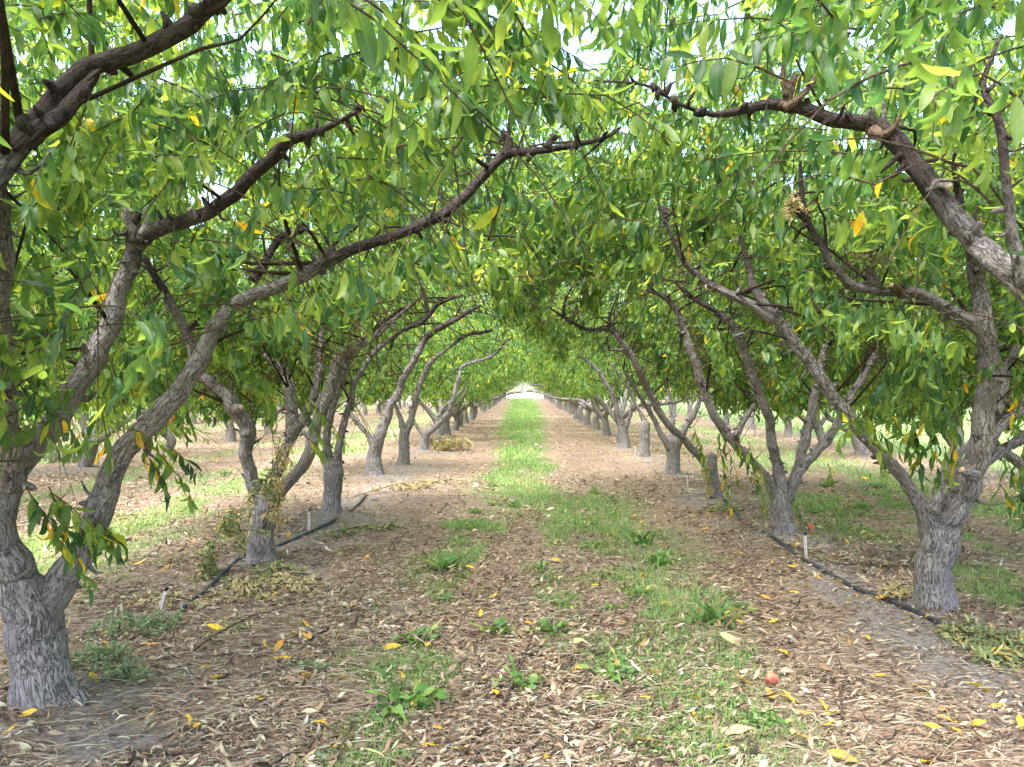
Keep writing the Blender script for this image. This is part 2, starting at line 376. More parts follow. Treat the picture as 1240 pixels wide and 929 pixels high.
LOWK = [.17]
def make_crown(name, limbs, seed, nshoot, K, lsize, tm, hero, world_off, wx=(2.5, 2.5), wy=1.55, ztop=4.6, twigs=True, thin=None, branches=22, fy=None, lowcut=0.):
    rg = np.random.default_rng(seed)
    acc = Acc()
    lim = np.concatenate([catmull(p, .15) for p in limbs]) if limbs else np.zeros((1, 4))
    up = lim[lim[:, 2] > 1.3]
    if len(up) == 0: up = lim
    # sample shoot positions inside the crown's volume
    pts = []
    ph = rg.uniform(0, 6.28, (6, 3)); fq = rg.uniform(1.2, 3.8, (6, 3))
    while sum(len(p) for p in pts) < nshoot:
        m = nshoot * 3
        x = rg.uniform(-wx[0], wx[1], m); y = rg.uniform(-wy, wy, m); z = rg.uniform(1.2, ztop, m)
        ax = np.abs(x)
        lo = canopy_low(ax, 0) + .22 * np.sin(x * 2.1 + seed) * np.sin(y * 2.9 + seed * 2) + rg.normal(0, .1, m) + lowcut
        hi = ztop - .16 * ax ** 2 + .25 * np.sin(x * 3 + y * 2 + seed)
        ok = (z > lo) & (z < hi)
        nz = sum(np.sin(x * f[0] + p[0]) * np.sin(y * f[1] + p[1]) * np.sin(z * f[2] + p[2]) for f, p in zip(fq, ph))
        ok &= nz > rg.normal(-.2, .3, m)
        # denser near the underside skin and less in the middle of the vase
        edge = np.exp(-np.maximum(z - lo, 0) / .9)
        ok &= rg.random(m) < .30 + .70 * edge
        if thin is not None: ok &= rg.random(m) < thin(x + world_off[0], y + world_off[1], z + world_off[2])
        pts.append(np.stack([x, y, z], 1)[ok])
    p = np.concatenate(pts)[:nshoot]
    out = unit(p - np.array([0, 0, 2.0])) ; out[:, 2] *= .4
    d = unit(out * .8 + rg.normal(0, .6, p.shape) + np.array([0, 0, .15]))
    droop = rg.uniform(.15, .75, len(p))
    shoots_to_leaves(acc, p - d * .15, d, rg.uniform(.28, .6, len(p)), droop, rg, tm, K, lsize, 0, hero, np.array(world_off), twigs, yellow=.014)
    # branchlets from the limbs out to the foliage
    for _ in range(branches):
        a = up[rg.integers(len(up))]; tgt = p[np.argsort(np.linalg.norm(p - a[:3], axis=1))[rg.integers(20, min(220, len(p) - 1))]]
        dv_ = tgt - a[:3]; tgt = a[:3] + dv_ * min(1, .8 / (np.linalg.norm(dv_) + 1e-6)); mid = (a[:3] + tgt) / 2 + rg.normal(0, .07, 3) + np.array([0, 0, .07]); m2 = (mid + tgt) / 2 + rg.normal(0, .04, 3)
        r0 = min(a[3] * .4, rg.uniform(.006, .014))
        V, Q, T, co = tube([(*a[:3], r0), (*mid, r0 * .7), (*m2, r0 * .5), (*tgt, r0 * .25)], 6, .12, cap=False, seed=_)
        wv = V[len(V) // 2:len(V) // 2 + 1] + np.array(world_off)
        if hero and (not clear_of_limbs(wv, rg, .2)[0] or np.linalg.norm(wv[0] - np.array([0, 0, EYE])) < 1.6): continue
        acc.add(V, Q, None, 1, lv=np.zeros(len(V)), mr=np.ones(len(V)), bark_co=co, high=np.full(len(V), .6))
    return acc

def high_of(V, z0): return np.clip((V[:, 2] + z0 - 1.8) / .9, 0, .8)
def wood(name, pts, parent=None, sides=16, step=.035, rough=.10, seed=0, flare=0, mat=None, knots=0, base_z=0.):
    cum = np.concatenate([[0], np.cumsum([math.dist(pts[i][:3], pts[i + 1][:3]) for i in range(len(pts) - 1)])])
    pts = [(p[0], p[1], p[2], p[3] * ((.68 + .20 * math.exp(-cum[i] / .2)) if name == 'limb' else .80 + .08 * math.exp(-cum[i] / .12))) for i, p in enumerate(pts)]
    V, Q, T, co = tube(pts, sides, step, rough, seed, flare, knots=knots, crook=.45 if name == 'limb' else .25)
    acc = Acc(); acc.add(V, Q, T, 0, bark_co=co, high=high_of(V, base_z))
    if name == 'limb' and knots:                 # fruiting spurs and snapped twig ends all along the limb
        lr = np.random.default_rng(seed + 900); nr = len(V) // sides
        for _ in range(int(nr * step / .085)):
            i = lr.integers(2, nr - 1); j = lr.integers(0, sides); o = V[i * sides + j]; cen = V[i * sides:(i + 1) * sides].mean(0)
            dr = unit(unit(o - cen) + lr.normal(0, .35, 3)); L_ = lr.choice([.02, .035, .06, .11], p=[.35, .3, .2, .15]) * lr.uniform(.7, 1.3); r0 = lr.uniform(.004, .011) if L_ > .05 else lr.uniform(.008, .017)
            a_ = o - dr * .012; m_ = o + dr * L_ * .5 + lr.normal(0, .006, 3); e_ = o + dr * L_ + lr.normal(0, .01, 3) + np.array([0, 0, L_ * .25])
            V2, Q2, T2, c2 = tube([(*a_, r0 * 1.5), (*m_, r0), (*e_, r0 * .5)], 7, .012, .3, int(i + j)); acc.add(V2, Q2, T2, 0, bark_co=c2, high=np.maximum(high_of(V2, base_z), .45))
    return link(name, acc.mesh(name, [mat or M_BARK], TY), parent)

# ------------------------------------------------------------------ the hero trees, limb by limb
# each limb: list of (bearing x, bearing y, distance, radius in metres)
HERO = {}
HERO['L0'] = dict(base=(ROW_L, .95), trunk=None, limbs=[
    [P(-260, 620, 1.9) + (.10,), P(-150, 430, 1.9) + (.075,), P(-70, 290, 2.15) + (.06,), P(0, 195, 2.3) + (.052,), P(40, 135, 2.35) + (.05,), P(85, 92, 2.4) + (.046,), P(110, 76, 2.4) + (.044,), P(150, 66, 2.4) + (.042,), P(205, 40, 2.4) + (.042,), P(250, 10, 2.4) + (.035,), P(300, -40, 2.35) + (.03,), P(370, -90, 2.3) + (.02,)],
    [P(12, 178, 2.31) + (.036,), P(45, 152, 2.33) + (.034,), P(82, 126, 2.36) + (.032,), P(108, 92, 2.38) + (.024,), P(118, 62, 2.4) + (.008,)],
], rough=[.16, .16])
HERO['L1'] = dict(base=P(57, 872, 3.56)[:2], trunk=[P(62, 885, 3.56) + (.165,), P(52, 830, 3.56) + (.152,), P(42, 780, 3.56) + (.15,), P(32, 738, 3.55) + (.142,), P(20, 712, 3.53) + (.115,)],
    limbs=[
    [P(30, 740, 3.55) + (.12,), P(8, 690, 3.5) + (.115,), P(-8, 645, 3.5) + (.10,), P(0, 605, 3.52) + (.10,), P(22, 565, 3.58) + (.085,), P(60, 510, 3.65) + (.082,), P(100, 448, 3.7) + (.078,), P(130, 392, 3.75) + (.07,), P(148, 335, 3.8) + (.062,), P(166, 288, 3.8) + (.066,), P(205, 273, 3.78) + (.054,), P(245, 258, 3.74) + (.05,), P(292, 222, 3.7) + (.048,), P(328, 190, 3.66) + (.046,), P(352, 168, 3.6) + (.04,), P(400, 152, 3.55) + (.022,), P(440, 128, 3.5) + (.015,)],
    [P(5, 590, 3.5) + (.075,), P(4, 530, 3.4) + (.065,), P(-2, 450, 3.2) + (.06,), P(-6, 380, 3.0) + (.058,), P(-4, 300, 2.8) + (.055,), P(-8, 220, 2.7) + (.045,), P(-30, 120, 2.6) + (.04,)],
    [P(38, 760, 3.56) + (.115,), P(68, 712, 3.62) + (.105,), P(95, 665, 3.7) + (.098,), P(118, 618, 3.76) + (.094,), P(138, 565, 3.82) + (.086,), P(165, 525, 3.88) + (.082,), P(205, 485, 3.95) + (.078,), P(238, 440, 4.0) + (.068,), P(258, 400, 4.05) + (.06,), P(290, 366, 4.1) + (.055,), P(340, 345, 4.1) + (.05,), P(390, 320, 4.1) + (.052,), P(425, 302, 4.1) + (.044,), P(470, 288, 4.1) + (.042,), P(530, 262, 4.12) + (.042,), P(575, 225, 4.15) + (.04,), P(612, 188, 4.15) + (.04,), P(650, 182, 4.15) + (.028,), P(700, 175, 4.15) + (.024,), P(735, 166, 4.15) + (.017,), P(752, 154, 4.15) + (.010,)],
    [P(160, 295, 3.8) + (.05,), P(158, 270, 3.8) + (.045,), P(166, 252, 3.8) + (.016,)],
    [P(612, 190, 4.15) + (.034,), P(616, 170, 4.15) + (.03,), P(607, 158, 4.13) + (.018,)],
    [P(662, 180, 4.15) + (.026,), P(668, 171, 4.15) + (.022,), P(676, 166, 4.14) + (.012,)],
    [P(390, 318, 4.1) + (.035,), P(398, 306, 4.1) + (.036,), P(402, 297, 4.1) + (.02,)],
    [P(205, 482, 3.95) + (.03,), P(178, 505, 3.9) + (.03,), P(166, 512, 3.9) + (.02,)],
    ], rough=[.1, .12, .08, .3, .3, .3, .3, .3])
HERO['L2'] = dict(base=G(314, 693), trunk=[P(314, 697, 6.35) + (.155,), P(316, 660, 6.35) + (.135,), P(320, 628, 6.35) + (.13,), P(324, 600, 6.35) + (.12,)],
    limbs=[
    [P(322, 612, 6.35) + (.09,), P(304, 585, 6.33) + (.07,), P(297, 550, 6.3) + (.078,), P(297, 522, 6.28) + (.095,), P(290, 503, 6.25) + (.09,), P(272, 482, 6.22) + (.085,), P(252, 462, 6.2) + (.07,), P(236, 442, 6.18) + (.06,), P(222, 400, 6.1) + (.055,), P(196, 350, 6.0) + (.045,), P(170, 310, 5.9) + (.03,)],
    [P(326, 612, 6.35) + (.09,), P(350, 582, 6.34) + (.072,), P(372, 550, 6.3) + (.075,), P(386, 512, 6.3) + (.078,), P(400, 470, 6.3) + (.075,), P(409, 436, 6.3) + (.072,), P(424, 421, 6.3) + (.055,), P(445, 413, 6.3) + (.045,), P(470, 392, 6.3) + (.03,), P(510, 360, 6.3) + (.018,)],
    [P(322, 605, 6.4) + (.08,), P(338, 565, 6.5) + (.07,), P(352, 528, 6.6) + (.065,), P(376, 490, 6.7) + (.06,), P(384, 455, 6.8) + (.05,), P(388, 400, 6.9) + (.03,)],
    [P(352, 530, 6.6) + (.05,), P(353, 500, 6.8) + (.07,), P(350, 475, 6.9) + (.068,), P(344, 452, 7.0) + (.065,), P(330, 440, 7.0) + (.045,), P(318, 430, 7.0) + (.035,)],
    [P(346, 455, 7.0) + (.055,), P(348, 443, 7.0) + (.045,)],
    [P(305, 340, 6.0) + (.04,), P(335, 292, 6.1) + (.045,), P(350, 282, 6.1) + (.04,), P(367, 276, 6.1) + (.03,)],
    ], rough=[.2, .1, .1, .1, .2, .2])
HERO['L3'] = dict(base=G(402, 630), trunk=[P(402, 632, 8.8) + (.145,), P(401, 605, 8.8) + (.128,), P(402, 575, 8.8) + (.13,), P(403, 560, 8.8) + (.12,)],
    limbs=[
    [P(401, 575, 8.8) + (.10,), P(396, 540, 8.8) + (.08,), P(398, 505, 8.8) + (.085,), P(410, 470, 8.8) + (.08,), P(418, 440, 8.8) + (.07,), P(428, 425, 8.8) + (.05,), P(450, 400, 8.7) + (.04,), P(490, 372, 8.6) + (.03,)],
    [P(404, 572, 8.8) + (.10,), P(410, 545, 8.8) + (.08,), P(415, 512, 8.85) + (.075,), P(424, 488, 8.9) + (.07,), P(428, 465, 8.9) + (.06,), P(455, 425, 9.) + (.05,), P(485, 402, 9.) + (.045,), P(512, 388, 9.) + (.06,), P(528, 370, 9.) + (.045,), P(545, 361, 9.) + (.035,), P(560, 357, 9.) + (.028,)],
    [P(399, 570, 8.8) + (.07,), P(385, 548, 8.9) + (.055,), P(372, 530, 9.0) + (.05,), P(352, 505, 9.2) + (.04,), P(345, 480, 9.3) + (.03,)],
    [P(518, 378, 9.) + (.035,), P(514, 358, 9.) + (.028,), P(508, 340, 9.) + (.016,)],
    ], rough=[.1, .12, .12, .2])
HERO['L4'] = dict(base=G(454, 580), trunk=[P(454, 582, 12.6) + (.17,), P(453, 555, 12.6) + (.15,), P(456, 533, 12.6) + (.14,), P(462, 520, 12.6) + (.125,)],
    limbs=[
    [P(452, 540, 12.6) + (.09,), P(444, 525, 12.6) + (.06,), P(428, 508, 12.6) + (.055,), P(418, 490, 12.6) + (.05,)],
    [P(458, 530, 12.6) + (.12,), P(467, 505, 12.6) + (.11,), P(478, 484, 12.6) + (.10,), P(490, 455, 12.5) + (.09,), P(504, 430, 12.4) + (.085,), P(516, 408, 12.4) + (.08,), P(540, 392, 12.3) + (.07,), P(560, 382, 12.3) + (.06,), P(582, 370, 12.3) + (.035,)],
    ], rough=[.1, .12])
HERO['L5'] = dict(base=G(488, 569), trunk=[P(487, 571, 14.) + (.15,), P(489, 545, 14.) + (.125,), P(490, 520, 14.) + (.12,)],
    limbs=[
    [P(490, 525, 14.) + (.09,), P(484, 505, 14.) + (.06,), P(478, 490, 14.) + (.05,)],
    [P(490, 525, 14.) + (.1,), P(500, 500, 14.) + (.085,), P(505, 475, 14.) + (.085,), P(512, 455, 14.) + (.08,), P(522, 438, 14.) + (.07,), P(534, 428, 14.) + (.05,), P(545, 420, 14.) + (.04,), P(568, 405, 14.) + (.05,), P(585, 402, 14.) + (.05,), P(597, 400, 14.) + (.03,)],
    ], rough=[.1, .12])
HERO['L6'] = dict(base=G(513, 548), trunk=[P(513, 550, 17.6) + (.14,), P(514, 535, 17.6) + (.12,), P(517, 523, 17.6) + (.12,)],
    limbs=[
    [P(515, 526, 17.6) + (.1,), P(530, 515, 17.6) + (.09,), P(542, 500, 17.6) + (.09,), P(549, 480, 17.6) + (.08,), P(556, 455, 17.6) + (.07,), P(560, 444, 17.6) + (.05,), P(585, 435, 17.6) + (.055,), P(600, 428, 17.6) + (.05,), P(612, 415, 17.6) + (.04,), P(622, 407, 17.6) + (.03,)],
    [P(515, 528, 17.6) + (.08,), P(505, 518, 17.6) + (.06,), P(500, 508, 17.6) + (.05,), P(496, 490, 17.6) + (.04,)],
    ], rough=[.1, .12])
HERO['R0'] = dict(base=(ROW_R, 2.45), trunk=None, limbs=[
    [P(1500, 560, 2.7) + (.11,), P(1350, 450, 2.85) + (.09,), P(1250, 362, 3.0) + (.075,), P(1195, 305, 3.15) + (.07,), P(1150, 262, 3.25) + (.068,), P(1112, 218, 3.35) + (.066,), P(1085, 180, 3.42) + (.06,), P(1060, 155, 3.5) + (.058,), P(1030, 148, 3.52) + (.05,), P(1000, 144, 3.55) + (.046,), P(965, 132, 3.6) + (.046,), P(930, 126, 3.62) + (.036,), P(895, 136, 3.65) + (.03,), P(862, 140, 3.65) + (.02,), P(825, 128, 3.6) + (.013,), P(780, 104, 3.6) + (.009,), P(720, 98, 3.6) + (.006,)],
    [P(1235, 345, 3.0) + (.04,), P(1222, 290, 2.95) + (.026,), P(1214, 230, 2.9) + (.024,), P(1210, 180, 2.88) + (.024,), P(1203, 145, 2.88) + (.022,), P(1186, 105, 2.9) + (.016,), P(1205, 50, 2.9) + (.010,)],
    ], rough=[.13, .1])
HERO['R1'] = dict(base=P(1128, 746, 5.1)[:2], trunk=[P(1128, 754, 5.1) + (.175,), P(1127, 725, 5.1) + (.148,), P(1128, 690, 5.1) + (.138,), P(1130, 655, 5.1) + (.14,), P(1136, 630, 5.1) + (.13,)],
    limbs=[
    [P(1130, 650, 5.1) + (.10,), P(1112, 610, 5.08) + (.062,), P(1092, 580, 5.05) + (.06,), P(1066, 553, 5.0) + (.058,), P(1036, 518, 5.0) + (.058,), P(1008, 478, 5.0) + (.062,), P(985, 447, 5.0) + (.056,), P(958, 412, 5.0) + (.055,), P(935, 382, 5.0) + (.05,), P(915, 352, 5.0) + (.042,), P(904, 318, 5.0) + (.03,), P(896, 285, 5.0) + (.018,)],
    [P(935, 388, 5.0) + (.045,), P(905, 368, 5.0) + (.038,), P(868, 350, 5.0) + (.036,), P(845, 335, 5.0) + (.03,), P(828, 318, 5.0) + (.024,), P(812, 285, 5.0) + (.018,), P(800, 250, 5.) + (.012,)],
    [P(1130, 655, 5.1) + (.13,), P(1150, 618, 5.08) + (.12,), P(1168, 580, 5.05) + (.112,), P(1182, 540, 5.0) + (.108,), P(1190, 500, 4.98) + (.10,), P(1192, 455, 4.95) + (.092,), P(1187, 415, 4.9) + (.09,), P(1184, 375, 4.88) + (.078,), P(1179, 335, 4.85) + (.066,), P(1172, 298, 4.8) + (.05,), P(1160, 262, 4.8) + (.04,), P(1150, 200, 4.8) + (.02,)],
    [P(1186, 400, 4.9) + (.06,), P(1165, 388, 4.88) + (.054,), P(1135, 370, 4.85) + (.052,), P(1100, 355, 4.8) + (.046,), P(1065, 352, 4.78) + (.044,), P(1030, 345, 4.75) + (.042,), P(1008, 325, 4.72) + (.036,), P(990, 295, 4.7) + (.032,), P(975, 268, 4.7) + (.032,), P(960, 250, 4.7) + (.028,)],
    [P(974, 268, 4.7) + (.022,), P(969, 235, 4.7) + (.02,), P(968, 196, 4.7) + (.013,)],
    [P(1062, 352, 4.78) + (.04,), P(1055, 338, 4.77) + (.042,), P(1050, 324, 4.76) + (.026,)],
    [P(1185, 545, 5.05) + (.08,), P(1200, 522, 5.1) + (.062,), P(1222, 502, 5.15) + (.06,), P(1245, 485, 5.2) + (.055,), P(1290, 420, 5.3) + (.045,)],
    [P(1140, 635, 5.15) + (.09,), P(1152, 600, 5.3) + (.07,), P(1175, 568, 5.45) + (.07,), P(1215, 540, 5.5) + (.05,), P(1250, 515, 5.6) + (.045,), P(1300, 460, 5.8) + (.04,)],
    [P(1126, 620, 5.0) + (.055,), P(1132, 598, 5.0) + (.045,), P(1140, 580, 5.0) + (.04,), P(1144, 566, 5.0) + (.022,)],
    [P(1196, 500, 5.1) + (.06,), P(1214, 450, 5.3) + (.045,), P(1225, 420, 5.4) + (.03,)],
    ], rough=[.12, .12, .13, .14, .1, .3, .1, .1, .15, .1])
HERO['R2'] = dict(base=G(945, 656), trunk=[P(945, 660, 7.6) + (.155,), P(945, 640, 7.6) + (.13,), P(945, 615, 7.6) + (.125,), P(944, 600, 7.6) + (.12,)],
    limbs=[
    [P(944, 608, 7.6) + (.095,), P(941, 575, 7.58) + (.08,), P(935, 540, 7.55) + (.075,), P(930, 510, 7.5) + (.066,), P(920, 482, 7.5) + (.07,), P(907, 445, 7.5) + (.062,), P(893, 408, 7.5) + (.06,), P(882, 390, 7.5) + (.052,), P(866, 376, 7.5) + (.04,), P(838, 362, 7.5) + (.035,), P(815, 340, 7.5) + (.02,)],
    [P(948, 605, 7.6) + (.09,), P(962, 578, 7.65) + (.072,), P(982, 552, 7.7) + (.07,), P(1005, 524, 7.75) + (.065,), P(1018, 500, 7.8) + (.055,), P(1040, 460, 7.9) + (.05,), P(1058, 425, 8.) + (.04,)],
    [P(952, 600, 7.6) + (.07,), P(966, 560, 7.7) + (.075,), P(976, 520, 7.8) + (.075,), P(984, 480, 7.9) + (.065,), P(992, 440, 8.) + (.06,), P(999, 418, 8.) + (.045,)],
    [P(940, 605, 7.6) + (.08,), P(925, 575, 7.55) + (.05,), P(905, 553, 7.5) + (.055,), P(885, 533, 7.5) + (.062,), P(866, 507, 7.5) + (.064,), P(854, 480, 7.5) + (.06,), P(845, 452, 7.5) + (.06,), P(835, 425, 7.5) + (.056,), P(824, 390, 7.5) + (.045,), P(812, 368, 7.5) + (.04,), P(796, 356, 7.5) + (.032,), P(782, 352, 7.5) + (.016,)],
    [P(888, 530, 7.5) + (.05,), P(900, 510, 7.6) + (.04,), P(912, 490, 7.7) + (.03,)],
    ], rough=[.14, .1, .1, .14, .1])
HERO['R3'] = dict(base=G(862, 606), trunk=[P(863, 609, 10.2) + (.12,), P(862, 585, 10.2) + (.098,), P(861, 565, 10.2) + (.095,), P(862, 550, 10.2) + (.075,)],
    limbs=[
    [P(860, 572, 10.2) + (.08,), P(846, 552, 10.2) + (.075,), P(824, 530, 10.15) + (.07,), P(805, 508, 10.1) + (.07,), P(788, 480, 10.1) + (.07,), P(775, 453, 10.) + (.068,), P(764, 430, 10.) + (.066,), P(752, 412, 10.) + (.062,), P(738, 398, 10.) + (.05,), P(715, 400, 10.) + (.036,), P(692, 390, 10.) + (.033,), P(666, 373, 10.) + (.018,)],
    [P(682, 383, 10.) + (.025,), P(684, 365, 10.) + (.024,), P(692, 350, 10.) + (.012,)],
    [P(742, 402, 10.) + (.03,), P(738, 385, 10.) + (.025,), P(750, 355, 10.) + (.014,)],
    [P(764, 430, 10.) + (.035,), P(750, 424, 10.) + (.026,), P(730, 424, 10.) + (.018,)],
    ], rough=[.12, .1, .1, .1])
HERO['R4'] = dict(base=G(815, 579), trunk=[P(815, 581, 12.7) + (.16,), P(814, 560, 12.7) + (.14,), P(815, 540, 12.7) + (.14,), P(815, 530, 12.7) + (.12,)],
    limbs=[
    [P(812, 545, 12.7) + (.09,), P(800, 525, 12.7) + (.07,), P(790, 505, 12.7) + (.06,), P(775, 480, 12.6) + (.05,), P(755, 450, 12.5) + (.04,)],
    [P(817, 545, 12.7) + (.09,), P(828, 522, 12.7) + (.08,), P(840, 500, 12.8) + (.07,), P(850, 480, 12.9) + (.05,)],
    [P(814, 535, 12.7) + (.07,), P(813, 505, 12.9) + (.05,), P(808, 470, 13.) + (.04,)],
    ], rough=[.12, .1, .1])
HERO['R5'] = dict(base=G(779, 557), trunk=[P(779, 559, 15.8) + (.15,), P(780, 540, 15.8) + (.13,), P(781, 520, 15.8) + (.135,), P(782, 510, 15.8) + (.12,)],
    limbs=[
    [P(782, 515, 15.8) + (.08,), P(772, 495, 15.8) + (.05,), P(760, 470, 15.7) + (.04,), P(740, 440, 15.6) + (.03,)],
    ], rough=[.12])
HERO['R6'] = dict(base=G(757, 546), trunk=[P(757, 548, 18.) + (.16,), P(756, 530, 18.) + (.14,), P(753, 515, 18.) + (.13,)],
    limbs=[
    [P(755, 520, 18.) + (.11,), P(748, 500, 18.) + (.1,), P(742, 480, 18.) + (.09,), P(733, 463, 18.) + (.08,), P(720, 445, 18.) + (.06,), P(700, 430, 18.) + (.04,)],
    [P(756, 520, 18.) + (.09,), P(762, 505, 18.) + (.07,), P(764, 490, 18.) + (.05,)],
    ], rough=[.12, .1])
# the second trees of the outer rows that stand clear in the gaps
HERO['L3']['limbs'] = [[(*p[:3], p[3] * .8) for p in l] for l in HERO['L3']['limbs']]
HERO_XY = [h['base'] for h in HERO.values()]
HLABEL = dict(
    L0='tree hanging its dark rough limb in from the top left corner, trunk out of view',
    L1='large grey forked peach tree nearest on the left, one long limb over the lane',
    L2='second tree in the left row, knotted left limb, wilted branch in its fork',
    L3='third tree in the left row, two close upright grey limbs above the hose',
    L4='fourth tree in the left row, thick dark limb leaning to the lane',
    L5='slender fifth tree in the left row, forked pale limbs, behind a short white stake',
    L6='low forked peach tree in the left row beside the heap of yellow dry brush',
    R0='tree whose thick dark limb with sawn stubs arches across the top right',
    R1='big rough barked peach tree nearest on the right, beside the end of the black hose',
    R2='second tree in the right row, dark trunk, five limbs, beside a red fallen peach',
    R3='third tree in the right row, cut off trunk, one long limb, yellow dry leaves',
    R4='fourth tree in the right row, straight trunk and three forked limbs',
    R5='peach tree fifth in the right row with a single post-like trunk cut short',
    R6='leaning peach tree sixth in the right row with one thick limb towards the lane')

for h in HERO.values():
    if h['base'][1] > 19: continue
    for pth in ([h['trunk']] if h['trunk'] else []) + h['limbs']:
        paint_limb(catmull(pth, .04))

def thin_near(x, y, z):
    """gaps where sky shows between the top shoots over the lane"""
    y2 = np.maximum(y, .3); px = CX + x / y2 * F; py = CY - (z - EYE) / y2 * F
    w = np.ones_like(x)
    for cx, cy, rx, ry in ((655, 6, 80, 28), (560, 5, 30, 16), (865, 25, 25, 60), (820, 95, 18, 18), (240, 225, 26, 40), (320, 30, 25, 25), (700, 60, 30, 20), (450, 45, 22, 16), (640, 120, 16, 14), (700, 210, 20, 14), (1040, 60, 26, 20), (60, 20, 14, 14), (500, 5, 20, 12), (215, 10, 14, 20), (560, 45, 18, 18), (955, 215, 14, 14), (140, 125, 16, 20)):
        w *= np.where(((px - cx) / rx) ** 2 + ((py - cy) / ry) ** 2 < 1.2, .06, 1.)
    return w

